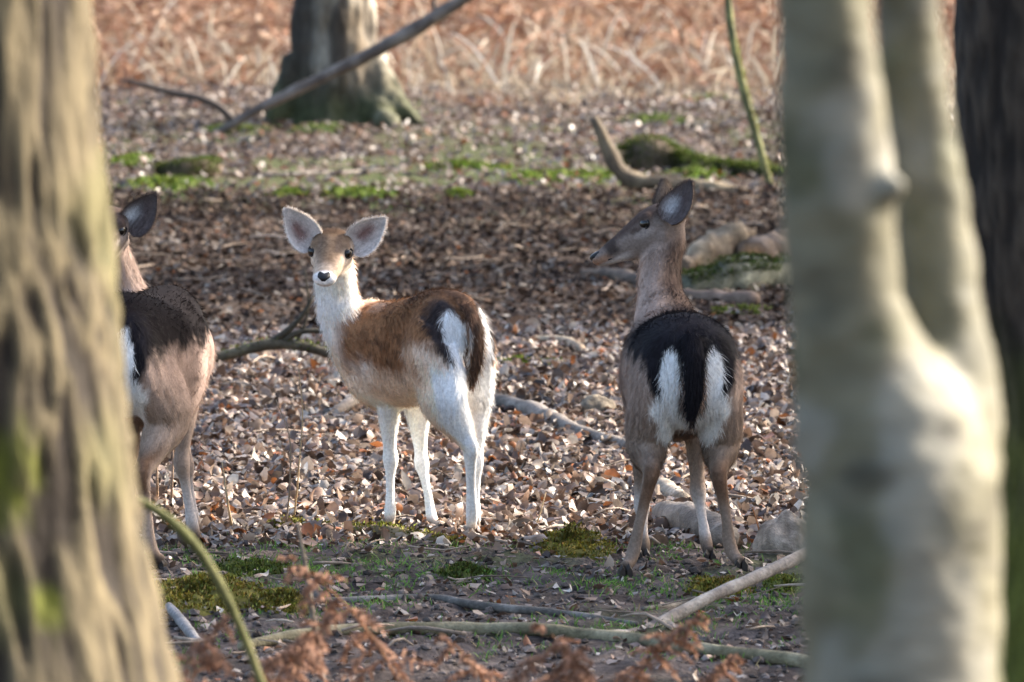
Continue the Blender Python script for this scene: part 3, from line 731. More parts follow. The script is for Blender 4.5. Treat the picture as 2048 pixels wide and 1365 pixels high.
build_deer('fallow_deer', 'dark-backed fallow deer half hidden behind the ridged oak trunk', D, hL,
    with_head(coat_dark((.245, .180, .150), (.0070, .0056, .0060), (.70, .71, .73), (.27, .205, .165), .60), D),
    [(pp(256, 464, 19.70), pp(312, 388, 19.68), (-.1, -1, -.05), .088), (pp(168, 464, 19.70), pp(106, 388, 19.68), (.1, -1, -.05), .100)], 0.0165, 9)

# ------------------------------------------------------------------ trees
def branches(acc, start, dirv, length, r, depth, rs, col, up=0.25, side=6):
    n = 5; p = np.array(start, float); d = np.array(dirv, float); d /= np.linalg.norm(d)
    pts = [p.copy()]; rad = [r]
    for k in range(n):
        d = d + rs.normal(0, 0.16, 3) + np.array([0, 0, up * 0.18]); d /= np.linalg.norm(d)
        p = p + d * length / n; pts.append(p.copy()); rad.append(r * (1 - 0.82 * (k + 1) / n))
    V, fs, t, _ = tube(pts, rad, side, length / 5, caps=False)
    acc.add(V, fs, np.asarray(col) * (0.85 + 0.3 * rs.random()))
    if depth > 0:
        for k in range(rs.integers(3, 6)):
            i = rs.integers(1, n); dd = d * 0.5 + rs.normal(0, 0.62, 3); dd[2] += up
            branches(acc, pts[i], dd, length * rs.uniform(.45, .68), rad[i] * .62, depth - 1, rs, col, up, max(4, side - 1))
def crown(root, base, top, r, col, seed, nlimb=7, L=2.6, mat=None):
    rs = np.random.default_rng(seed); acc = Acc(); base = np.array(base); top = np.array(top)
    for k in range(nlimb):
        a = k * 2.4 + rs.uniform(0, 1); f = (k + 0.5) / nlimb
        branches(acc, base + (top - base) * f, (math.cos(a), math.sin(a), .75), L * rs.uniform(.7, 1.1), r * (1 - .5 * f) * .5, 2, rs, col)
    branches(acc, top, (0.05, 0, 1), L, r * .45, 2, rs, col)
    v, fs, c, _ = acc.get(); part('crown', v, fs, c, mat or M_BARK, root)
def ridged_trunk(pts, rad, ns, step, fu, fv, amp, cr, cf, seed, extra=None, power=1.0):
    A = np.column_stack([np.asarray([tuple(p) for p in pts], float), rad])
    L = np.sum(np.linalg.norm(np.diff(A[:, :3], axis=0), axis=1)); n = int(L / step) + 2
    R = catmull(A, n); C = R[:, :3]; r = R[:, 3]; T, S, B = frames(C)
    a = np.linspace(0, 2*math.pi, ns, endpoint=False)
    Dn = S[:, None] * np.cos(a)[None, :, None] + B[:, None] * np.sin(a)[None, :, None]
    q = np.stack([np.cos(a)[None] * np.ones((n, 1)) * r[:, None], np.sin(a)[None] * np.ones((n, 1)) * r[:, None], np.repeat(C[:, 2:3], ns, 1)], -1)
    w = np.stack([fbm(q * np.array([5, 5, 2.2]), 2, seed + 3)] * 3, -1)
    q2 = q * np.array([fu, fu, fv]) + w * 1.3
    h = 1 - np.abs(fbm(q2, 2, seed, .45)) * 2.6
    h = np.clip(h, 0, 1) ** power                         # 1 = ridge crest line
    h2 = np.clip(1 - np.abs(vnoise(q2 * np.array([1.9, 1.9, 1.4]) + 7, seed + 8)) * 1.5, 0, 1)
    hh = 0.7 * h + 0.3 * h2
    V = C[:, None] + Dn * (r[:, None] + amp * (hh - 0.6) + 0.03 * r[:, None] * vnoise(q * 4, seed + 1))[..., None]
    V = V.reshape(-1, 3); hh = hh.reshape(-1)
    t = sstep(0.25, 0.85, hh); col = mx(cf, cr, t) * (1 + 0.18 * fbm(q.reshape(-1, 3) * 9, 2, seed + 4))[:, None]
    if extra is not None: col = extra(V, col, hh)
    return V, [grid_faces(n, ns)], col

# big ridged oak, close on the left
def oak_moss(V, col, hh):
    for (px, py, rr) in ((25, 930, .055), (90, 1215, .032), (20, 1010, .04)):
        c = np.array(P(px, py, 9.75)); d = np.linalg.norm((V - c) * np.array([1, .6, .7]), axis=1)
        m = sstep(rr, rr * .45, d + .012 * vnoise(V * 60, 4)); col = mx(col, (.085, .092, .012), m * np.clip(1.25 - .8 * hh + .5 * vnoise(V * 45, 8), 0, .95))
    return mx(col, (.10, .11, .03), .3 * sstep(.2, .6, vnoise(V * 5, 61)))
ox = px_x(-111, 10.0); og = gz(ox, 10.0)
oz = [og - .25, og + .05, og + .30, 1.043, 1.25, 1.445, 1.64, 1.836, 2.11, 3.0, 4.5, 6.5, 9.0]
orr = [.62, .54, .44, .352, .309, .287, .266, .25, .230, .215, .20, .17, .12]
V, fs, c = ridged_trunk([(ox + (z - 1.6) * .004, 10.0, z) for z in oz], orr, 170, .030, 27, 4.2, .022, (.135, .108, .062), (.024, .018, .013), 5, oak_moss, .85)
t_oak = thing('oak_tree', 'thick oak with deeply ridged tan bark and moss spots', 'tree', (ox, 10.0, og))
part('trunk', V, fs, c, M_BARK, t_oak); crown(t_oak, (ox, 10, 4.2), (ox, 10, 8.8), .16, (.16, .13, .09), 3)

# smooth pale forked tree, close on the right
def voxel_union(tubes, voxel, smooth=3):
    acc = Acc()
    for v, fs in tubes: acc.add(v, fs, (0, 0, 0))
    V, fs, _, _ = acc.get()
    me = mk_mesh('tmp', V, fs); o = bpy.data.objects.new('tmp', me); COL.objects.link(o)
    m = o.modifiers.new('r', 'REMESH'); m.mode = 'VOXEL'; m.voxel_size = voxel
    sm = o.modifiers.new('s', 'SMOOTH'); sm.factor = .5; sm.iterations = smooth
    bpy.context.view_layer.update(); ev = o.evaluated_get(bpy.context.evaluated_depsgraph_get()); em = ev.to_mesh()
    nv = len(em.vertices); V = np.empty(nv*3, np.float32); em.vertices.foreach_get('co', V); N = np.empty(nv*3, np.float32); em.vertices.foreach_get('normal', N)
    em.calc_loop_triangles(); T = np.empty(len(em.loop_triangles)*3, np.int32); em.loop_triangles.foreach_get('vertices', T)
    ev.to_mesh_clear(); bpy.data.objects.remove(o, do_unlink=True); bpy.data.meshes.remove(me)
    return V.reshape(-1, 3).astype(float), N.reshape(-1, 3).astype(float), T.reshape(-1, 3)
dB = 8.0; bx0 = px_x(1805, dB); bg_ = gz(bx0, dB)
def bp(px, py, d=dB): return tuple(P(px, py, d))
lowz = P(0, 1365, dB).z
tl_ = tube([(bx0, dB, bg_ - .2), (bx0, dB, bg_ + .1), bp(1806, 1365), bp(1802, 1150), bp(1798, 960), bp(1760, 840), bp(1702, 640, 7.98), bp(1676, 420, 7.97), bp(1662, 200, 7.96), bp(1646, 0, 7.95), bp(1630, -250, 7.95), bp(1560, -1600, 7.9), bp(1540, -5200, 7.8)],
           [.26, .19, .128, .126, .124, .112, .074, .070, .067, .060, .060, .055, .03], 26, .03, .05, 3, 9)[:2]
tr_ = tube([bp(1810, 1250, 8.03), bp(1850, 1050, 8.03), bp(1897, 870, 8.05), bp(1893, 720, 8.09), bp(1880, 560, 8.12), bp(1858, 380, 8.14), bp(1835, 200, 8.15), bp(1815, 0, 8.16), bp(1795, -250, 8.17), bp(1850, -1600, 8.3), bp(1900, -5200, 8.5)],
           [.11, .10, .072, .060, .050, .046, .045, .045, .045, .04, .02], 22, .03, .05, 4, 9)[:2]
st_ = tube([bp(1755, 385, 7.94), bp(1785, 372, 7.92), bp(1812, 362, 7.91)], [.022, .017, .010], 12, .01)[:2]
V, N, T = voxel_union([tl_, tr_, st_], .012, 3)
c = mixc((.085, .078, .045), (.150, .138, .090), sstep(-.4, .4, fbm(V * np.array([6, 6, 9]), 3, 9)))
c = mx(c, (.060, .062, .028), .75 * sstep(.05, .35, fbm(V * np.array([9, 9, 8]), 3, 19)))
c = mx(c, (.20, .19, .155), .7 * sstep(.12, .40, fbm(V * np.array([8, 8, 6]), 3, 29)))
c = mx(c, (.045, .040, .026), .55 * sstep(.32, .5, fbm(V * np.array([7, 7, 18]), 2, 39)))
V = V + N * (.004 * fbm(V * np.array([25, 25, 40]), 2, 49) + .005 * fbm(V * np.array([8, 8, 14]), 2, 48))[:, None]
for (px, py, rx, rz_, s_) in ((1735, 950, .030, .022, .85), (1908, 862, .018, .016, .8), (1655, 610, .02, .02, .35), (1805, 420, .016, .03, .6), (1640, 640, .025, .02, .3), (1905, 1000, .02, .03, .35), (1700, 1010, .03, .02, .4)):
    q = np.array(P(px, py, 7.9)); a = (V[:, 0] - q[0]) / rx; b = (V[:, 2] - q[2]) / rz_
    c = mx(c, (.035, .032, .020), (1 - sstep(.5, 1.5, np.sqrt(a*a + b*b) + .3 * vnoise(V * 40, 2))) * s_ * (V[:, 1] < 8.1))
t_b = thing('forked_tree', 'smooth pale-barked tree forking into two slim stems', 'tree', (bx0, dB, bg_))
part('trunk', V, T, c, M_BIRCH, t_b); crown(t_b, bp(1590, -1000, 7.95), bp(1560, -4200, 7.85), .08, (.3, .28, .2), 8, 6, 1.6, M_BIRCH)

# dark rough tree behind it
dxx = px_x(2165, 14.0); dg = gz(dxx, 14)
def dark_moss(V, col, hh):
    return mx(col, (.075, .085, .014), sstep(1.25, .75, V[:, 2] + .22 * fbm(V * 7, 3, 5)) * .9)
V, fs, c = ridged_trunk([(dxx + .02, 14, dg - .2), (dxx, 14, dg + .15), (dxx, 14, dg + .6), (dxx, 14, 1.5), (dxx - .005, 14, 2.5), (dxx, 14, 5), (dxx + .1, 14, 9)], [.5, .40, .30, .278, .272, .24, .14], 130, .03, 24, 7, .012, (.048, .037, .027), (.017, .013, .010), 15, dark_moss)
t_d = thing('dark_tree', 'dark brown rough-barked tree with moss at its foot beside the forked tree', 'tree', (dxx, 14, dg))
part('trunk', V, fs, c, M_BARK, t_d); crown(t_d, (dxx, 14, 4), (dxx + .08, 14, 8.8), .16, (.08, .06, .045), 13)

# old tree in the background with spreading roots
DT = 43.0
def tp(px, py, d=DT): return tuple(P(px, py, d))
tubes = [tube([tp(672, 275), tp(672, 225), tp(670, 170), tp(667, 80), tp(664, 0), tp(660, -200), tp(650, -900), tp(660, -2600)], [.44, .34, .290, .275, .268, .26, .23, .12], 26, .08, .10, 6, 5)[:2]]
for (a, b, c_, d0, d1) in (((735, 120), (780, 190), (850, 255), 42.8, 42.6), ((600, 130), (575, 190), (540, 255), 42.9, 42.7), ((690, 160), (760, 230), (800, 262), 42.7, 42.3)):
    tubes.append(tube([tp(*a, DT - .02), tp(*b, d0), tp(*c_, d1), tp(c_[0] + (c_[0] - b[0]) * .5, c_[1] + 14, d1)], [.13, .10, .05, .02], 12, .06, .12, 7, 6)[:2])
V, N, T = voxel_union(tubes, .022, 3)
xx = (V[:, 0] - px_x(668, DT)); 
nb = fbm(V * np.array([7, 7, 1.6]), 3, 44)
V = V + N * (0.05 * fbm(V * np.array([8, 8, 1.6]), 3, 44) + 0.03 * fbm(V * np.array([6, 6, 6]), 3, 45))[:, None]
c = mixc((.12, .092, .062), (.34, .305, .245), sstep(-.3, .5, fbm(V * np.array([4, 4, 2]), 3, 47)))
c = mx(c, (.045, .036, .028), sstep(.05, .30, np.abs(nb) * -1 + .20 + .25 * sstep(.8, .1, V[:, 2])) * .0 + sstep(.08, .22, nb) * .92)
c = mx(c, (.035, .029, .023), sstep(.10, -.02, xx + .17 + .10 * nb) * .9)  # left of the trunk painted darker as its shaded side
c = mx(c, (.038, .045, .014), sstep(.55, .12, V[:, 2] + .25 * fbm(V * 4, 2, 3)) * .75)
t_t = thing('old_tree', 'old tree with fissured pale bark, spreading roots and a mossy foot', 'tree', (px_x(670, DT), DT, gz(px_x(670, DT), DT)))
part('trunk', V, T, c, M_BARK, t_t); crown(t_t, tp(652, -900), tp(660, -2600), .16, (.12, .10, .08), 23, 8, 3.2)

# neighbouring trees beyond the right edge, and unseen evergreens added to shade the clearing
def side_tree(x, y, r, h, seed, label, nl=8, L=3.0):
    g = gz(x, y); rs = np.random.default_rng(seed)
    pts = [(x, y, g - .2), (x, y, g + .2)] + [(x + rs.normal(0, .03) * k, y + rs.normal(0, .03) * k, g + h * k / 5) for k in range(1, 6)]
    V, fs, c = ridged_trunk(pts, [r * 1.7, r * 1.3, r, r * .92, r * .8, r * .62, r * .4], 40, .12, 14, 3, .02, (.22, .18, .13), (.06, .045, .035), seed)
    t = thing('woodland_tree', label, 'tree', (x, y, g), 'trees standing right of the clearing')
    part('trunk', V, fs, c, M_BARK, t); crown(t, (pts[4][0], pts[4][1], pts[4][2]), pts[-1], r * .7, (.14, .11, .08), seed, nl, L)
LBL = 'bare grey-brown woodland tree standing to the side of the clearing'
for i, (x, y, r, h) in enumerate(((6.4, 22.55, .20, 8), (8.6, 31.0, .36, 10), (7.4, 33.3, .30, 9), (9.4, 35.2, .38, 10), (12.5, 24.6, .22, 9), (10.5, 39.6, .26, 9), (9.0, 28.2, .24, 9))):
    side_tree(x, y, r, h, 100 + i, LBL)
def bush(x, y, rx, ry, h, n, seed, label):
    rs = np.random.default_rng(seed); g = gz(x, y); t = thing('shade_bush', label, 'bush', (x, y, g), 'unseen evergreen bushes added for shade right of the clearing')
    acc = Acc()
    for k in range(9):
        a = rs.uniform(0, 6.28); branches(acc, (x + .1 * math.cos(a), y + .1 * math.sin(a), g - .05), (math.cos(a) * .5, math.sin(a) * .5, 1), h * .8, .025, 1, rs, (.10, .08, .06))
    v, fs, c, _ = acc.get(); part('stem', v, fs, c, M_BARK, t)
    d = rs.normal(0, 1, (n, 3)); d /= np.linalg.norm(d, axis=1)[:, None]; rr = rs.random(n) ** .4
    p = np.array([x, y, g + h * .5]) + d * rr[:, None] * np.array([rx, ry, h * .52]) * (1 + .25 * vnoise(d * 3, seed))[:, None]
    p[:, 2] = np.maximum(p[:, 2], g + .05)
    nn = rs.normal(0, 1, (n, 3)) + np.array([0, 0, .6]); nn /= np.linalg.norm(nn, axis=1)[:, None]
    dd = np.cross(nn, rs.normal(0, 1, (n, 3)))
    col = np.array((.030, .060, .018)) * rs.uniform(.6, 1.5, (n, 1))
    bl = blades(p, nn, dd, rs.uniform(.06, .10, n), .055, col, 2, .1)
    part('foliage', bl[0], bl[1], bl[2], M_HOLLY, t, False, None, 'stuff')
for i, (x, y, r_, h_, n_) in enumerate(((5.4, 19.1, 1.15, 5.0, 9000), (5.8, 20.9, 1.05, 5.2, 9000), (6.4, 22.15, .62, 5.4, 5000), (7.0, 18.0, 1.3, 5.5, 7000), (7.2, 31.0, 1.3, 6.4, 8000), (8.0, 33.6, 1.2, 6.6, 8000), (7.8, 36.0, 1.1, 6.2, 6000), (9.5, 29.8, 1.1, 7.0, 6000))):
    bush(x, y, r_, r_, h_, n_, 71 + i, 'unseen tall glossy evergreen added to shade the clearing')

# ------------------------------------------------------------------ leaf litter
def leaf_templates(k, rows, seed):
    rs = np.random.default_rng(seed); out = []
    for _ in range(k):
        fold = rs.uniform(-.9, .9); curl = rs.uniform(-2.2, 2.2); asp = rs.uniform(.24, .36); tw = rs.uniform(-.8, .8)
        vs_ = []
        u = np.linspace(0, 1, rows + 2)
        for i, t in enumerate(u):
            w = asp * math.sin(math.pi * min(max(t, 0), 1) ** .85) ** .8 * rs.uniform(.82, 1.18)
            a = curl * (t - .5); x = (math.sin(a) / curl if abs(curl) > .05 else t - .5); zc = ((1 - math.cos(a)) / curl if abs(curl) > .05 else 0)
            if i in (0, rows + 1): vs_.append((x, 0, zc)); continue
            tt = tw * (t - .5)
            for sg in (-1, 0, 1):
                y = sg * w * math.cos(fold); z = abs(sg) * w * math.sin(fold) + sg * w * tt + (rs.normal(0, .03) if sg else 0)
                vs_.append((x, y, zc + z))
        out.append(vs_)
    q = []; t3 = [(0, 2, 1), (0, 3, 2)]
    for i in range(rows - 1):
        b = 1 + 3 * i; q += [(b, b+1, b+4, b+3), (b+1, b+2, b+5, b+4)]
    b = 1 + 3 * (rows - 1); e = 1 + 3 * rows  # tip; t3 += [(b, b+1, e), (b+1, b+2, e)]
    return np.array(out), np.array(q).reshape(-1, 4), np.array(t3)
TPL, TQ, TT = leaf_templates(26, 2, 1); TPL1, TQ1, TT1 = leaf_templates(26, 1, 5)
LEAFC = np.array([(.44, .345, .275), (.33, .235, .175), (.22, .135, .092), (.125, .080, .060), (.065, .043, .034), (.50, .435, .375), (.34, .125, .045), (.27, .20, .155), (.58, .52, .455)])
TPL3, TQ3, TT3 = leaf_templates(30, 3, 2)
def leaves(xy, size, lift, tilt, pw, seed, dark=None, tpl=None):
    rs = np.random.default_rng(seed); n = len(xy)
    TP, Q_, T_ = tpl or (TPL, TQ, TT)
    k = rs.integers(0, len(TP), n); v = TP[k] * size[:, None, None]
    yaw = rs.uniform(0, 6.283, n); ax = rs.uniform(0, 6.283, n); ti = np.abs(rs.normal(0, tilt, n))
    ti = np.where(rs.random(n) < .12, ti + math.pi, ti)
    cy, sy = np.cos(yaw), np.sin(yaw); R1 = np.zeros((n, 3, 3)); R1[:, 0, 0] = cy; R1[:, 0, 1] = -sy; R1[:, 1, 0] = sy; R1[:, 1, 1] = cy; R1[:, 2, 2] = 1
    kx, ky = np.cos(ax), np.sin(ax); c = np.cos(ti); s = np.sin(ti); o = 1 - c; R2 = np.zeros((n, 3, 3))
    R2[:, 0, 0] = c + kx*kx*o; R2[:, 0, 1] = kx*ky*o; R2[:, 0, 2] = ky*s; R2[:, 1, 0] = kx*ky*o; R2[:, 1, 1] = c + ky*ky*o; R2[:, 1, 2] = -kx*s; R2[:, 2, 0] = -ky*s; R2[:, 2, 1] = kx*s; R2[:, 2, 2] = c
    v = np.einsum('nij,nkj->nki', R2 @ R1, v)
    z = gh(xy[:, 0], xy[:, 1]); low = np.percentile(v[:, :, 2], 30, axis=1)
    v = v + np.stack([xy[:, 0], xy[:, 1], z + lift - low], -1)[:, None]
    ci = rs.choice(len(LEAFC), n, p=pw); col = LEAFC[ci] * rs.uniform(.72, 1.22, (n, 1)) 
    if dark is not None: col = col * dark[:, None]
    m = v.shape[1]; b = (np.arange(n) * m)[:, None, None]
    return v.reshape(-1, 3), [(Q_[None] + b).reshape(-1, 4) if len(Q_) else np.zeros((0, 4), int), (T_[None] + b).reshape(-1, 3)], np.repeat(col, m, 0)
rs = np.random.default_rng(5)
PW = np.array([.13, .18, .19, .17, .13, .06, .05, .07, .02]); PW /= PW.sum()
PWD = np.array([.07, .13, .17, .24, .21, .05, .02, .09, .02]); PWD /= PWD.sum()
def scatter(n, x0, x1, y0, y1): return np.column_stack([rs.uniform(x0, x1, n), rs.uniform(y0, y1, n)])
acc = Acc()
# floor of the clearing just behind the churned earth
xy = scatter(54000, -2.6, 2.6, 19.6, 27.5)
keep = rs.random(len(xy)) < sstep(19.72, 20.25, xy[:, 1] + .10 * np.sin(xy[:, 0] * 2.3) - .12 * xy[:, 0]) * .97 + .03
xy = xy[keep]; drift = .95 + .45 * fbm(v3(xy[:, 0] * 2.2, xy[:, 1] * 1.1), 3, 15) + .35 * fbm(v3(xy[:, 0] * 7, xy[:, 1] * 5), 2, 16); acc.add(*leaves(xy, np.clip(np.exp(rs.normal(math.log(.047), .32, len(xy))), .02, .095), rs.uniform(0, .034, len(xy)) , .78, PW, 1, drift, (TPL3, TQ3, TT3)))
xy = scatter(13000, 2.5, 6.5, 18.5, 28.0); xy[:, 0] *= rs.choice([-1, 1], len(xy)); acc.add(*leaves(xy, rs.uniform(.06, .11, len(xy)), rs.uniform(0, .03, len(xy)), .6, PW, 11, None, (TPL1, TQ1, TT1)))
v, fs, c, _ = acc.get()
tag(link('leaf_litter', mk_mesh('leaf_litter', v, fs, c * .74, True), M_LEAF), 'thick carpet of curled tan and brown leaves around the deer', 'leaves', None, 'stuff')
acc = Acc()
# leaf mulch across the middle; part of the band's shade is in its colour
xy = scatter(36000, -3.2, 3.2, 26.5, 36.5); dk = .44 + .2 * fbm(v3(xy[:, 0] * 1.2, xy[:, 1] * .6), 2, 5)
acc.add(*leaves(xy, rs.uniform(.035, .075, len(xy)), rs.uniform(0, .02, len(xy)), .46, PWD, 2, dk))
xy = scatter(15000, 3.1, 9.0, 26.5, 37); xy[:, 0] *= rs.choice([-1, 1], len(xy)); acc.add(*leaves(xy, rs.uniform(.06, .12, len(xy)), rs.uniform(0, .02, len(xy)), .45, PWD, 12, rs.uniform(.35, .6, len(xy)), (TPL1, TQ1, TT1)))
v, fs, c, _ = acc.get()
tag(link('shade_toned_leaves', mk_mesh('shade_toned_leaves', v, fs, c * .78, True), M_MULCH), 'leaf mulch across the clearing, darkened in colour for its shade', 'leaves', None, 'stuff')
acc = Acc()
# between the moss and the bracken
xy = scatter(30000, -6.2, 6.2, 36.0, 50.0); mo = fbm(v3(xy[:, 0] * 1.6, xy[:, 1] * .55), 3, 51) * .5 + .5
xy = xy[rs.random(len(xy)) > .45 * sstep(.42, .6, mo) * np.exp(-((xy[:, 1] - 38.5) / 4.2) ** 2)]
acc.add(*leaves(xy, rs.uniform(.05, .10, len(xy)), rs.uniform(0, .03, len(xy)), .5, PW, 3, .72 + .25 * fbm(v3(xy[:, 0] * .8, xy[:, 1] * .4), 2, 6)))
# scraps on the churned earth in front
xy = scatter(3600, -2.4, 2.4, 16.9, 20.1)
acc.add(*leaves(xy, rs.uniform(.025, .06, len(xy)), rs.uniform(-.004, .012, len(xy)), .35, PWD, 4, rs.uniform(.8, 1.7, len(xy))))
v, fs, c, _ = acc.get()
lit = link('leaf_litter', mk_mesh('leaf_litter', v, fs, c * .62, True), M_LEAF)
tag(lit, 'scattered tan leaves below the bracken and on the bare earth', 'leaves', None, 'stuff')
# the largest single leaves, each its own piece of the ground
tpl_me = []
for i in range(18):
    me = mk_mesh('leaf', TPL3[i], [TQ3, TT3], np.tile(LEAFC[[0, 2, 5, 1, 6, 2, 0, 7, 3][i % 9]] * .85, (11, 1)), True); me.materials.append(M_LEAF); tpl_me.append(me)
for i in range(290):
    y = rs.uniform(18.0, 24.5) if i % 4 == 0 else rs.uniform(20.2, 24.0); x = rs.uniform(-.075, .075) * y
    o = link('leaf', tpl_me[i % 18], None, ground, (x, y, gz(x, y) + .032 if y > 20 else gz(x, y) + .012))
    s_ = rs.uniform(.048, .078) * (1 if y > 20 else .8); o.scale = (s_, s_, s_); o.rotation_euler = (rs.normal(0, .45), rs.normal(0, .45), rs.uniform(0, 6.28))

# ------------------------------------------------------------------ fallen wood
def LP(px, py, r, lift=0.0):
    """centre of a piece of wood of radius r lying on the ground (plus lift)"""
    z = lift + .75 * r; d = (32000.0 - 12800.0 * z) / (py + 500.0); p = P(px, py, d)
    return (p.x, p.y, gz(p.x, p.y) + z)
def fuzz(acc, V, N, n, length, col, rs, wid=.006, lift=1.0, jit=.012):
    if not len(V): return
    i = rs.integers(0, len(V), n); p = V[i] + rs.normal(0, jit, (n, 3)) * (1 - N[i] * N[i])
    d = N[i] * lift + rs.normal(0, .55, (n, 3)); d[:, 2] += .3
    c = np.asarray(col) * rs.uniform(.55, 1.5, (n, 1)) * (1 + rs.normal(0, .12, (n, 3)))
    nn = N[i] + rs.normal(0, .4, (n, 3)); nn /= np.linalg.norm(nn, axis=1)[:, None]
    s_ = rs.normal(0, 1, (n, 3)); s_ -= d * (np.einsum('ij,ij->i', s_, d) / (np.einsum('ij,ij->i', d, d) + 1e-9))[:, None]; s_ /= np.linalg.norm(s_, axis=1)[:, None]
    b = blades(p, nn, d, length * rs.uniform(.5, 1.4, n), wid, np.clip(c, .005, .6), 2, .2, nor=nn, side=s_)
    acc.add(b[0], b[1], b[2], b[3])
WOODS = []
def wood(name, label, cat, pts, rad, ca, cb, moss=0.0, mcol=(.10, .15, .02), seed=0, twigs=(), ns=12, rough=.22, lump=.12, step=.025, mossthr=.25, mlen=.014, group=None, endcol=None):
    rs_ = np.random.default_rng(seed + 900)
    V, fs, t, N = tube(pts, rad, ns, step, rough, seed, 14, True, lump)
    nz = fbm(V * np.array([11, 11, 11]), 3, seed)
    c = mixc(ca, cb, sstep(-.35, .45, nz))
    if endcol is not None: c[-2:] = endcol
    acc = Acc(); acc.add(V, fs, c)
    for tw in twigs:
        v2, f2, _, _ = tube(tw[0], tw[1], 7, .03, .15, seed + 3, 20); acc.add(v2, f2, np.asarray(ca) * .9)
    V2, F2, C2, _ = acc.get(); b = np.array(pts[0], float)
    if moss <= 0:
        return single(name, V2, F2, C2, M_WOOD, label, cat, tuple(b), group)
    root = thing(name, label, cat, tuple(b), group)
    part('wood', V2, F2, C2, M_WOOD, root)
    m = (N[:, 2] + .45 * vnoise(V * 7, seed + 2)) > mossthr
    if m.any():
        acc = Acc(); L = np.sum(np.linalg.norm(np.diff(np.array(pts), axis=0), axis=1)); nf = int(moss * 5200 * L * (max(rad) * 14 + .3))
        fuzz(acc, V[m], N[m], min(nf, 9000), mlen, mcol, rs_, jit=max(.012, step * .6))
        a_, b_, c_, n_ = acc.get(); part('moss', a_, b_, c_, M_GREEN, root, True, n_, 'stuff')
    return root
GREY = ((.11, .09, .074), (.235, .20, .17)); BRN = ((.085, .058, .040), (.20, .145, .105)); PALE = ((.10, .070, .044), (.34, .26, .17)); OLV = ((.14, .12, .07), (.27, .235, .15))
dB_ = 41.6
wood('fallen_branch', 'long straight bare branch leaning up past the old tree, with a crooked side limb', 'branch',
     [tp(425, 272, dB_), tp(520, 217, dB_), tp(640, 158, dB_), tp(760, 98, dB_), tp(900, 16, dB_), tp(1010, -60, dB_), tp(1120, -150, dB_)], [.022, .036, .038, .040, .044, .040, .02], (.085, .068, .058), (.20, .17, .145), seed=1, step=.05, rough=.3, lump=.25,
     twigs=[([tp(468, 243, dB_), tp(440, 215, dB_), tp(405, 198, dB_), tp(340, 184, dB_), tp(280, 168, dB_), tp(236, 160, dB_)], [.026, .026, .025, .022, .018, .008]), ([tp(272, 166, dB_), tp(262, 158, dB_), tp(268, 150, dB_)], [.012, .008, .004]),
            ([tp(505, 222, dB_), tp(494, 212, dB_)], [.018, .012]), ([tp(880, 28, dB_), tp(866, 8, dB_), tp(872, -10, dB_)], [.02, .016, .008])])
d = 36.2
wood('bent_branch', 'smooth bent branch with one end rising like an elbow in front of the mossy log', 'branch',
     [tp(1186, 236, d), tp(1210, 288, d), tp(1232, 334, d), tp(1256, 356, d), tp(1310, 366, d), tp(1400, 374, d), tp(1480, 388, d), tp(1552, 405, d)], [.026, .036, .044, .048, .045, .044, .042, .036], (.10, .075, .050), (.23, .18, .115), seed=2, step=.03, rough=.4, lump=.25)
wood('mossy_log', 'humped rotting log thick with dark green moss behind the bent branch', 'log',
     [tp(1258, 318, 38.2), tp(1300, 312, 38.2), tp(1350, 330, 38.2), tp(1420, 343, 38.0), tp(1500, 350, 37.8), tp(1570, 358, 37.6)], [.07, .115, .085, .065, .06, .05], *BRN, moss=1.0, mcol=(.060, .085, .012), seed=3, step=.05, mossthr=-.1, mlen=.03)
wood('slender_sapling', 'slender leaning sapling stem streaked with yellow-green moss', 'sapling',
     [tp(1548, 400, 36.4), tp(1532, 345, 36.4), tp(1512, 270, 36.4), tp(1488, 185, 36.4), tp(1468, 95, 36.4), tp(1456, 0, 36.4), tp(1450, -150, 36.4), tp(1430, -420, 36.4)], [.020, .021, .022, .022, .021, .020, .018, .010], (.11, .11, .05), (.24, .24, .10), moss=.25, mcol=(.16, .17, .03), seed=4, ns=9, mossthr=.1)
wood('rotten_log', 'pale splintered rotten log lying on the wood pile', 'log', [LP(1362, 535, .06, .02), LP(1400, 512, .07, .04), LP(1450, 490, .085, .06), LP(1492, 482, .07, .06)], [.035, .06, .085, .06], *PALE, seed=5, rough=.9, lump=.5)
wood('sawn_log', 'dark log showing its round orange-brown end grain on the wood pile', 'log', [LP(1580, 488, .09, .03), LP(1545, 500, .09, .02), LP(1505, 512, .085, .02)], [.08, .085, .082], *BRN, seed=6, rough=.6, lump=.3, endcol=(.42, .20, .07))
wood('mossy_log', 'grey-green mossy log lying under the wood pile', 'log', [LP(1372, 572, .06), LP(1440, 562, .075), LP(1520, 553, .08), LP(1600, 548, .07)], [.05, .075, .08, .06], (.10, .10, .07), (.20, .20, .15), moss=.6, mcol=(.06, .085, .015), seed=7, rough=.5, mossthr=.3, mlen=.02)
wood('broken_branch', 'pinkish-brown debarked branch lying in front of the grey-green mossy log', 'branch', [LP(1345, 592, .03), LP(1425, 598, .035), LP(1512, 604, .035)], [.025, .036, .034], (.13, .088, .064), (.25, .175, .13), seed=8, rough=.45)
wood('dark_branch', 'dark decaying branch lying behind the black-backed deer beside its muzzle', 'branch', [LP(1165, 545, .02), LP(1225, 552, .03), LP(1300, 566, .035)], [.015, .035, .04], (.06, .042, .032), (.15, .105, .075), seed=9, rough=.4)
wood('mossy_log', 'short stub of log furred with dark moss near the old tree', 'log', [LP(318, 345, .04), LP(370, 342, .055), LP(428, 338, .055)], [.04, .06, .065], *BRN, moss=1.0, mcol=(.07, .095, .015), seed=10, mossthr=-.1, mlen=.025)
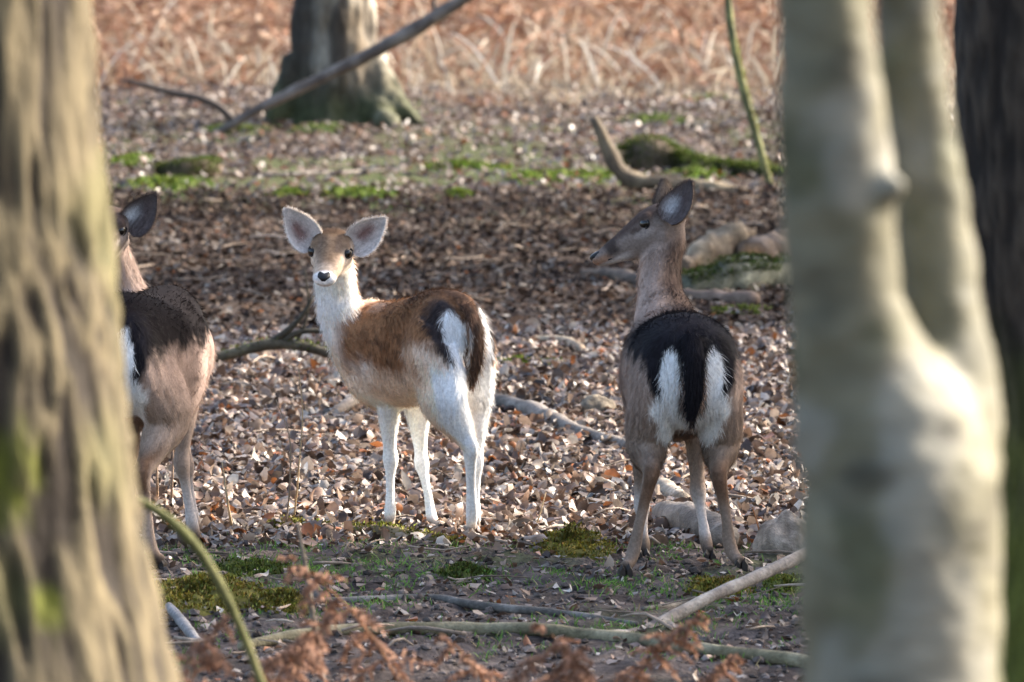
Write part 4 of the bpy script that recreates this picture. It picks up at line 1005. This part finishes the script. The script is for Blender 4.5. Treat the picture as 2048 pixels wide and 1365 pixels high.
wood('thin_stick', 'long thin dark stick running on from the mossy stub of log', 'stick', [LP(432, 347, .012), LP(540, 349, .014), LP(640, 346, .014), LP(800, 338, .01)], [.012, .016, .015, .008], *GREY, seed=11, twigs=[([LP(600, 348, .01), LP(660, 335, .01), LP(720, 330, .01)], [.008, .008, .004])])
db2 = 25.6
wood('forked_branch', 'dark forked branch with upright twigs reaching behind the pale fawn', 'branch',
     [tp(385, 728, db2), tp(470, 706, db2), tp(545, 688, db2), tp(610, 694, db2), tp(680, 716, db2), tp(760, 742, db2)], [.018, .021, .024, .021, .019, .012], (.050, .042, .028), (.12, .10, .065), moss=.15, mcol=(.10, .13, .02), seed=12, rough=.3,
     twigs=[([tp(538, 688, db2), tp(575, 662, db2), tp(606, 630, db2), tp(626, 592, db2)], [.016, .014, .010, .005]), ([tp(560, 690, db2), tp(592, 667, db2), tp(660, 662, db2)], [.018, .013, .008]), ([tp(590, 690, db2), tp(606, 660, db2), tp(616, 615, db2), tp(610, 540, db2)], [.008, .006, .005, .002])])
wood('fallen_branch', 'grey-brown barkless branch lying on the leaves between the pale fawn and the black-backed deer', 'branch', [LP(900, 812, .03), LP(975, 812, .033), LP(1055, 826, .034), (LP(1150, 860, .032)), LP(1262, 892, .03)], [.028, .034, .035, .032, .026], *GREY, seed=13)
wood('broken_branch', 'short greyish branch end poking out beside the front leg of the pale fawn', 'branch', [LP(640, 842, .02), LP(680, 815, .022, .02), LP(725, 785, .022, .04)], [.018, .023, .022], *GREY, seed=14)
wood('curved_bark', 'arched strip of bark lying above a bright green moss cushion', 'bark', [LP(1038, 692, .012), LP(1075, 680, .02, .01), LP(1120, 682, .022, .01), LP(1150, 690, .02, .01), LP(1172, 712, .016)], [.010, .020, .024, .022, .010], (.20, .14, .09), (.38, .30, .21), seed=15)
wood('thin_twig', 'thin curved grey twig lying on the leaves below the barkless branch', 'twig', [LP(1078, 892, .005, .03), LP(1090, 925, .006, .02), LP(1130, 958, .006, .01), LP(1185, 985, .006, .01), LP(1245, 1002, .005)], [.004, .006, .006, .006, .004], *GREY, seed=16, ns=7)
wood('thin_twig', 'short pale twig with side shoots beside the black-backed deer', 'twig', [LP(1182, 892, .009), LP(1222, 915, .010), LP(1268, 948, .010)], [.008, .011, .009], *PALE, seed=17, ns=7, twigs=[([LP(1215, 912, .005), LP(1240, 908, .004, .02)], [.004, .002])])
wood('broken_log', 'broken log with pale top lying between the legs of the black-backed deer', 'log', [LP(1290, 960, .028), LP(1330, 985, .034), LP(1366, 1010, .03)], [.022, .036, .028], (.18, .14, .10), (.42, .35, .27), seed=18)
wood('broken_log', 'thick grey broken log lying behind the hooves of the black-backed deer', 'log', [LP(1322, 1030, .045), LP(1380, 1048, .054), LP(1450, 1085, .05)], [.040, .056, .046], *GREY, seed=19, rough=.3)
wood('mossy_branch', 'low mossy branch lying at the front hooves of the pale fawn', 'branch', [LP(690, 1062, .02), LP(760, 1068, .024), LP(840, 1078, .024), LP(915, 1092, .018)], [.016, .026, .024, .012], (.16, .12, .07), (.34, .26, .14), moss=.4, mcol=(.15, .14, .025), seed=20)
wood('propped_stick', 'straight grey stick slanting up from the bare earth below the black-backed deer', 'stick', [LP(1212, 1302, .014), tp(1290, 1262, 17.95), tp(1420, 1195, 18.1), tp(1540, 1142, 18.3), tp(1640, 1095, 18.5), tp(1720, 1060, 18.7)], [.012, .016, .018, .019, .017, .012], (.20, .16, .13), (.36, .31, .26), seed=21)
wood('long_branch', 'long grey-green branch lying right across the bare earth', 'branch', [LP(480, 1318, .018), LP(620, 1296, .019), LP(800, 1284, .02), LP(960, 1284, .02), LP(1070, 1292, .02), LP(1165, 1298, .02), LP(1270, 1308, .02), LP(1400, 1330, .02), LP(1600, 1352, .018), LP(1760, 1375, .014)], [.013, .018, .021, .021, .020, .020, .021, .020, .018, .012], *OLV, seed=22)
wood('dark_stick', 'thin dark stick lying behind the long grey-green branch', 'stick', [LP(600, 1232, .010), LP(720, 1229, .011), LP(850, 1226, .012), LP(980, 1243, .012), LP(1100, 1252, .012), LP(1275, 1268, .008)], [.008, .011, .012, .013, .012, .007], (.09, .08, .07), (.21, .19, .17), seed=23, twigs=[([LP(640, 1228, .01), LP(628, 1195, .01, .03), LP(645, 1165, .008, .06)], [.012, .011, .006])])
wood('stub_stick', 'short pale grey stick poking from moss at the foot of the oak', 'stick', [LP(338, 1240, .013, .02), LP(370, 1272, .015, .01), LP(400, 1312, .013)], [.012, .016, .012], (.15, .14, .135), (.26, .24, .23), seed=24)
wood('small_stick', 'short dark stick beside the propped stick', 'stick', [LP(1285, 1250, .008), LP(1350, 1228, .010), LP(1440, 1205, .008)], [.006, .011, .006], (.07, .06, .05), (.16, .14, .12), seed=25)
# out-of-focus stems nearer the camera
def to_ground(px, d): x = px_x(px, d); return (x, d, gz(x, d) - .02)
wood('bramble_stem', 'arching green bramble stem blurred beside the oak', 'stem', [tp(180, 965, 12.5), tp(290, 1008, 12.5), tp(350, 1050, 12.5), tp(405, 1112, 12.5), tp(450, 1190, 12.5), tp(492, 1285, 12.5), tp(530, 1390, 12.5), to_ground(600, 12.5)], [.008, .009, .010, .010, .0095, .009, .009, .008], (.085, .085, .026), (.15, .14, .055), seed=26, ns=8, lump=.1)
wood('upright_twig', 'blurred upright brown twig in front of the bare earth', 'twig', [to_ground(660, 15.0), tp(650, 1400, 15.0), tp(628, 1250, 15.0), tp(612, 1140, 15.0), tp(595, 1045, 15.0)], [.008, .008, .0075, .006, .003], (.15, .12, .09), (.26, .21, .17), seed=27, ns=7)
def boulder(name, label, px, py, rx, ry, h, ca, cb, seed, cat='stone', moss=0.0):
    p = G(px, py); n, m = 16, 26; th = np.linspace(.02, math.pi * .62, n); a = np.linspace(0, 2*math.pi, m, endpoint=False)
    D_ = np.stack([np.sin(th)[:, None] * np.cos(a)[None], np.sin(th)[:, None] * np.sin(a)[None], np.repeat(np.cos(th)[:, None], m, 1)], -1).reshape(-1, 3)
    Vb = D_ * np.array([rx, ry, h]) * (1 + .28 * fbm(D_ * 1.8 + seed, 3, seed) + .07 * fbm(D_ * 7, 2, seed))[:, None] + np.array(p)
    single(name, Vb, grid_faces(n, m), mixc(ca, cb, sstep(-.4, .4, fbm(D_ * 4, 3, seed + 1))), M_WOOD, label, cat, tuple(p))
boulder('boulder', 'grey-brown weathered boulder half sunk beside the forked tree', 1572, 1120, .10, .09, .135, (.17, .14, .11), (.34, .29, .24), 3)
boulder('boulder', 'small dark earthy stone on the leaves left of the black-backed deer', 1195, 838, .075, .06, .075, (.09, .07, .05), (.22, .18, .13), 7)

# ------------------------------------------------------------------ moss cushions, grass, clods
def moss_patch(px, py, wpx, hpx, h, mcol, n, label, seed, group=None, mlen=.014):
    p = G(px, py); sc = 12800 / p.y; rx = wpx / 2 / sc; ry = max(.05, hpx / 2 / sc * p.y / CAM_H * .8)
    m, k = 15, 24; r = np.linspace(0, 1, m); a = np.linspace(0, 2*math.pi, k, endpoint=False)
    edge = 1 + .35 * fbm(np.stack([np.cos(a) * 1.5, np.sin(a) * 1.5, np.full(k, seed * 1.7)], -1), 3, seed)
    x = p.x + rx * r[:, None] * (np.cos(a) * edge)[None]; y = p.y + ry * r[:, None] * (np.sin(a) * edge)[None]
    z = gh(x, y) + h * (1 - r[:, None] ** 2) ** .8 * (.8 + 1.3 * fbm(v3(x * 13, y * 10), 3, seed)).clip(.12, 2) - .006 * (r[:, None] > .95)
    V = np.stack([x, y, z], -1).reshape(-1, 3)
    rs_ = np.random.default_rng(seed); root = thing('moss_patch', label, 'moss', (p.x, p.y, gz(p.x, p.y)), group)
    cc = np.array(mcol) * .7 * (1 + .4 * fbm(V * 20, 2, seed))[:, None]
    part('cushion', V, grid_faces(m, k), cc, M_GREEN, root)
    acc = Acc(); N = np.tile([0, 0, 1.0], (len(V), 1)); fuzz(acc, V[:-k], N[:-k], n, mlen, mcol, rs_, wid=mlen * .45, lift=.9)
    a_, b_, c_, n_ = acc.get(); part('fronds', a_, b_, c_, M_GREEN, root, True, n_, 'stuff')
BR = (.115, .165, .022); YG = (.185, .165, .030); DG = (.085, .115, .022)
GL = 'bright green patch of low moss on the far side of the clearing'
for i, (a, b, w_, h_) in enumerate(((715, 388, 150, 36), (1150, 352, 200, 26), (1060, 357, 90, 20), (340, 372, 200, 40), (262, 325, 90, 24), (575, 388, 80, 14), (920, 392, 46, 12), (930, 334, 190, 10), (1390, 348, 130, 16), (470, 262, 160, 14), (820, 160, 120, 12), (1310, 245, 150, 14), (1420, 195, 130, 10), (640, 262, 120, 12))):
    moss_patch(a, b, w_, h_, .03, BR if b > 300 else (.10, .135, .035), 1500, GL, 200 + i, 'moss patches across the clearing', .03)
moss_patch(1068, 734, 150, 22, .045, (.15, .19, .025), 2600, 'bright green moss cushion under the arched strip of bark', 230, None, .02)
moss_patch(1480, 628, 120, 16, .02, (.14, .17, .03), 1500, 'small moss strip in front of the wood pile', 231, None, .02)
moss_patch(1148, 1112, 175, 70, .052, YG, 4200, 'olive moss mound between the pale fawn and the black-backed deer', 232)
moss_patch(600, 1056, 150, 26, .03, YG, 2600, 'yellowish moss cushion on the crest of the bare earth', 233)
moss_patch(740, 1062, 80, 18, .02, YG, 1200, 'small moss cushion against the mossy branch at the hooves of the pale fawn', 234)
moss_patch(400, 1222, 300, 90, .045, YG, 5600, 'broad olive moss carpet at the foot of the oak', 235)
moss_patch(560, 1245, 120, 40, .035, YG, 2400, 'olive moss cushion behind the long grey-green branch', 236)
moss_patch(1440, 1212, 150, 40, .03, YG, 2600, 'moss cushion under the propped stick', 237)
moss_patch(500, 1160, 150, 34, .02, DG, 1800, 'low dark moss on the bare earth beside the dark-backed deer', 238)
moss_patch(930, 1178, 110, 28, .025, DG, 1800, 'low dark moss in the middle of the bare earth', 239)
moss_patch(1580, 1200, 120, 50, .02, (.12, .15, .03), 1800, 'moss beside the forked tree', 240)
rs = np.random.default_rng(77)
def grass_at(cx, cy, n, spread, ln, acc):
    x = cx + rs.normal(0, spread, n); y = cy + rs.normal(0, spread * 1.6, n); p = np.stack([x, y, gh(x, y) - .004], -1)
    d = rs.normal(0, .5, (n, 3)); d[:, 2] = 1; nn = np.tile([0, -.6, .8], (n, 1)) + rs.normal(0, .3, (n, 3)); nn /= np.linalg.norm(nn, axis=1)[:, None]
    col = np.array((.10, .20, .035)) * rs.uniform(.6, 1.5, (n, 1)); col = np.where(rs.random((n, 1)) < .12, np.array((.34, .27, .14)), col)
    b = blades(p, nn, d, ln * rs.uniform(.5, 1.4, n), .0032, col, 3, .35); acc.add(b[0], b[1], b[2])
acc = Acc()
for (px, py, n, sp) in ((1345, 1115, 110, .045), (1260, 1195, 160, .10), (1330, 1205, 150, .09), (1510, 1225, 160, .08), (960, 1175, 110, .05), (850, 1165, 120, .07), (700, 1165, 130, .08), (480, 1150, 120, .06), (430, 1075, 80, .05), (600, 1100, 130, .10), (780, 1120, 110, .10), (1000, 1105, 90, .08), (1210, 1120, 90, .06), (1190, 1200, 90, .05), (1560, 1240, 110, .07), (420, 1140, 90, .05), (640, 1190, 120, .08), (560, 1130, 90, .08), (1250, 1290, 60, .06), (1420, 1270, 70, .08), (760, 1240, 70, .06), (350, 1110, 60, .05), (890, 1100, 80, .09)):
    g = G(px, py); grass_at(g.x, g.y, n, sp, .042, acc)
for k in range(240):
    y = rs.uniform(17.2, 20.0); x = rs.uniform(-.085, .085) * y
    if vnoise(np.array([[x * 2, y * 2, 0]]), 3)[0] > -.1: grass_at(x, y, 26, .035, .036, acc)
for k in range(60):
    y = rs.uniform(34, 46); x = rs.uniform(-.085, .085) * y; grass_at(x, y, 40, .12, .06, acc)
v, fs, c, _ = acc.get(); gr = link('grass', mk_mesh('grass', v, fs, c), M_GREEN); tag(gr, 'sparse short green grass tufts on the bare earth', 'grass', None, 'stuff')
# crumbly clods of churned earth
t_ = (1 + 5 ** .5) / 2
ICO = np.array([(-1, t_, 0), (1, t_, 0), (-1, -t_, 0), (1, -t_, 0), (0, -1, t_), (0, 1, t_), (0, -1, -t_), (0, 1, -t_), (t_, 0, -1), (t_, 0, 1), (-t_, 0, -1), (-t_, 0, 1)]) / 1.9
ICF = np.array([(0,11,5),(0,5,1),(0,1,7),(0,7,10),(0,10,11),(1,5,9),(5,11,4),(11,10,2),(10,7,6),(7,1,8),(3,9,4),(3,4,2),(3,2,6),(3,6,8),(3,8,9),(4,9,5),(2,4,11),(6,2,10),(8,6,7),(9,8,1)])
n = 6500; y = rs.uniform(16.9, 20.15, n); x = rs.uniform(-.10, .10, n) * y
keep = (vnoise(v3(x * 3, y * 2.4), 6) > -.35) & (y + .10 * np.sin(x * 2.3) - .12 * x < 20.05); x, y = x[keep], y[keep]; n = len(x)
s_ = np.exp(rs.normal(math.log(.0058), .5, n)); s_ = np.minimum(s_, .017); vv = ICO[None] * (1 + rs.normal(0, .28, (n, 12, 1))) * s_[:, None, None] * np.array([1.2, 1.2, .8]) + np.stack([x, y, gh(x, y) + s_ * .25], -1)[:, None]
cc = np.array((.092, .075, .066)) * rs.uniform(.5, 1.7, (n, 1)) * np.where(rs.random((n, 1)) < .15, 1.6, 1)
cl = link('earth_clods', mk_mesh('earth_clods', vv.reshape(-1, 3), (ICF[None] + (np.arange(n) * 12)[:, None, None]).reshape(-1, 3), np.repeat(cc, 12, 0), False), M_SOIL)
tag(cl, 'crumbly grey-brown clods of churned earth', 'earth', None, 'stuff')
# twiggy debris in the litter
acc = Acc()
for k in range(420):
    y = rs.uniform(17.3, 36); x = rs.uniform(-.09, .09) * y; a = rs.uniform(0, 3.14); L = rs.uniform(.05, .30); z = gz(x, y) + .02
    mid = np.array([x, y, z + .01]); dv = np.array([math.cos(a), math.sin(a), rs.normal(0, .06)]) * L / 2
    r = rs.uniform(.002, .006); v2, f2, _, _ = tube([mid - dv, mid + rs.normal(0, .012, 3), mid + dv], [r, r, r * .5], 5, .05); acc.add(v2, f2, np.array((.22, .17, .13)) * rs.uniform(.4, 1.9))
v, fs, c, _ = acc.get(); tag(link('twig_litter', mk_mesh('twig_litter', v, fs, c), M_WOOD), 'small broken twigs scattered through the fallen leaves', 'twigs', None, 'stuff')
# dry stalks
def stalk(pts, r, label, seed, col=(.50, .38, .24)):
    V, fs, _, _ = tube(pts, [r, r * .9, r * .7, r * .5][:len(pts)], 6, .02, .1, seed)
    single('dry_stalk', V, fs, np.tile(col, (len(V), 1)), M_DRY, label, 'stalk', tuple(pts[0]))
stalk([tuple(G(466, 1062)), tp(456, 1010, 20.4), tp(450, 965, 20.4), tp(444, 925, 20.4)], .0045, 'stout pale dry stalk beside the dark-backed deer', 1)
stalk([tuple(G(570, 1062)), tp(580, 960, 20.4), tp(578, 870, 20.4), tp(552, 800, 20.4)], .0030, 'tall thin dry grass stalk with a bent tip beside the yellowish moss cushion', 2, (.32, .25, .18))
stalk([tuple(G(588, 1040)), tp(598, 930, 20.5), tp(605, 820, 20.5), tp(597, 738, 20.5)], .0030, 'tallest thin dry grass stalk beside the yellowish moss cushion', 3)
stalk([tuple(G(314, 1015)), tp(314, 960, 20.9), tp(312, 910, 20.9), tp(310, 880, 20.9)], .0045, 'brown dry stalk between the legs of the dark-backed deer', 4, (.33, .23, .16))
stalk([tuple(G(343, 1030)), tp(344, 970, 20.8), tp(346, 920, 20.8), tp(346, 880, 20.8)], .0045, 'brown dry stalk close to the front leg of the dark-backed deer', 5, (.30, .21, .15))
stalk([tuple(G(1532, 1120)), tp(1524, 1080, 19.75), tp(1514, 1045, 19.75), tp(1505, 1015, 19.75)], .0035, 'reddish dry stalk beside the weathered boulder', 6, (.36, .16, .07))
stalk([tuple(G(1062, 1075)), tp(1078, 1035, 20.3), tp(1085, 1010, 20.3), tp(1092, 985, 20.3)], .0030, 'small pale stalk behind the olive moss mound', 7)

# ------------------------------------------------------------------ bracken and dead grass
def bracken_field():
    rs = np.random.default_rng(31); acc = Acc()
    n = 46000; y = 44.5 + 24 * rs.random(n) ** 1.5; x = rs.uniform(-.19, .19, n) * y
    edge = 45.8 + 1.8 * vnoise(v3(x * .8, x * 0), 9) - .35 * np.minimum(x, 4) * (x > 0) 
    k = y > edge; x, y = x[k], y[k]; n = len(x)
    rust = sstep(-.25, .35, fbm(v3(x * .9, y * .45), 3, 12) + .16 * (y - 51) / 4 + .12 * (x < 0)) 
    p = np.stack([x, y, gh(x, y)], -1); d = rs.normal(0, .55, (n, 3)); d[:, 2] = rs.uniform(.35, 1.2, n); d[:, 0] += .25 * vnoise(v3(x * 1.5, y), 14)
    cr = np.array([(.225, .118, .072), (.175, .080, .046), (.27, .168, .115), (.12, .060, .036)])[rs.integers(0, 4, n)]
    ct = np.array([(.35, .285, .205), (.28, .21, .145), (.42, .37, .295), (.22, .16, .105)])[rs.integers(0, 4, n)]
    col = np.where((rs.random(n) < .12 + .76 * rust)[:, None], cr, ct) * rs.uniform(.75, 1.2, (n, 1))
    nn = rs.normal(0, .6, (n, 3)); nn[:, 1] -= 1; nn /= np.linalg.norm(nn, axis=1)[:, None]
    L = rs.uniform(.22, .75, n) * (.25 + .75 * sstep(45, 50, y)); side = np.cross(d, nn); side /= np.linalg.norm(side, axis=1)[:, None]
    b = blades(p, nn, d, L, rs.uniform(.006, .016, n), col, 2, .4, side=side); acc.add(b[0], b[1], b[2])
    # taller straw stalks standing out of the mass
    m = 1400; y = 47.2 + 12 * rs.random(m) ** 1.6; x = rs.uniform(-.19, .19, m) * y; d = rs.normal(0, .45, (m, 3)); d[:, 2] = 1
    nn = rs.normal(0, .4, (m, 3)); nn[:, 1] -= 1; nn /= np.linalg.norm(nn, axis=1)[:, None]; side = np.cross(d, nn); side /= np.linalg.norm(side, axis=1)[:, None]
    col = np.array([(.52, .45, .35), (.36, .27, .19), (.24, .125, .08), (.56, .51, .43)])[rs.integers(0, 4, m)] * rs.uniform(.8, 1.2, (m, 1))
    b = blades(np.stack([x, y, gh(x, y)], -1), nn, d, rs.uniform(.35, 1.0, m), rs.uniform(.016, .034, m), col, 4, .45, side=side); acc.add(b[0], b[1], b[2])
    # collapsed frond pieces
    m = 22000; y = 47.5 + 18 * rs.random(m) ** 1.4; x = rs.uniform(-.19, .19, m) * y; z = gh(x, y) + rs.uniform(.03, .42, m) * sstep(47, 51, y)
    d = rs.normal(0, 1, (m, 3)); d[:, 2] *= .5; nn = rs.normal(0, .7, (m, 3)); nn[:, 2] += .8; nn /= np.linalg.norm(nn, axis=1)[:, None]
    col = np.array([(.22, .12, .074), (.16, .074, .044), (.28, .185, .125)])[rs.integers(0, 3, m)] * rs.uniform(.7, 1.2, (m, 1))
    b = blades(np.stack([x, y, z], -1), nn, d, rs.uniform(.10, .28, m), rs.uniform(.02, .05, m), col, 2, .2); acc.add(b[0], b[1], b[2])
    v, fs, c, _ = acc.get()
    tag(link('dead_bracken', mk_mesh('dead_bracken', v, fs, c), M_DRY), 'sunlit mass of rust-coloured dead bracken and straw grass behind the clearing', 'bracken', None, 'stuff')
bracken_field()
def frond(px, d, h, lean, seed, label, group):
    rs = np.random.default_rng(seed); x = px_x(px, d); g = gz(x, d); a = rs.uniform(0, 6.28)
    n = 24; t = np.linspace(0, 1, n); L = h * 1.15
    C = np.stack([x + lean * t ** 1.6 * h, d + rs.normal(0, .12) * t ** 1.5, g - .02 + h * (t - .22 * t ** 3)], -1)
    root = thing('bracken_frond', label, 'bracken', (x, d, g), group)
    V, fs, _, _ = tube(C[::3], np.linspace(.005, .002, len(C[::3])), 6, .03); part('stalk', V, fs, np.tile((.30, .15, .075), (len(V), 1)), M_DRY, root)
    acc = Acc()
    for k in range(6, n):
        w = .20 * h * (1 - t[k]) ** .7 + .02
        for sg in (-1, 1):
            if rs.random() < .35: continue
            dv = np.array([sg * rs.uniform(.6, 1), rs.normal(0, .6), rs.normal(-.25, .35)]); dv /= np.linalg.norm(dv)
            m = 12; u = np.linspace(.08, 1, m); base = C[k] + dv * (w * u)[:, None] + np.array([0, 0, -1]) * (w * .35 * u ** 2)[:, None]
            for s2 in (-1, 1):
                pd = np.cross(dv, [0, 0, 1.0]) * s2 + dv * .5 + rs.normal(0, .5, (m, 3)); nn = rs.normal(0, .6, (m, 3)) + np.array([0, -.5, .8]); nn /= np.linalg.norm(nn, axis=1)[:, None]
                col = np.array((.25, .135, .085)) * rs.uniform(.5, 1.6, (m, 1))
                b = blades(base, nn, pd, w * .30 * (1.1 - u * .8) + .008, .010, col, 2, .3); acc.add(b[0], b[1], b[2])
    v, fs, c, _ = acc.get(); part('leaflets', v, fs, c, M_DRY, root, True, None, 'stuff')
k = 0
for (px, d, h, ln) in ((300, 14.6, .52, .2), (380, 15.2, .42, -.2), (440, 14.8, .50, .3), (520, 15.4, .40, .2), (350, 14.2, .48, .3), (470, 14.4, .42, -.3), (900, 15.2, .56, -.4), (860, 14.6, .46, .4), (980, 15.0, .44, .3), (1060, 15.4, .40, -.3), (1150, 15.2, .44, .4), (1250, 15.6, .40, -.3), (1040, 14.6, .42, .2), (760, 14.8, .36, .3), (620, 14.6, .34, .2), (1330, 15.4, .34, .3), (410, 14.0, .50, -.1), (940, 14.3, .44, -.2)):
    frond(px, d - 1.0, h * 1.62, ln, 400 + k, 'blurred rust-brown dead bracken frond in front of the bare earth', 'bracken fronds in the foreground'); k += 1
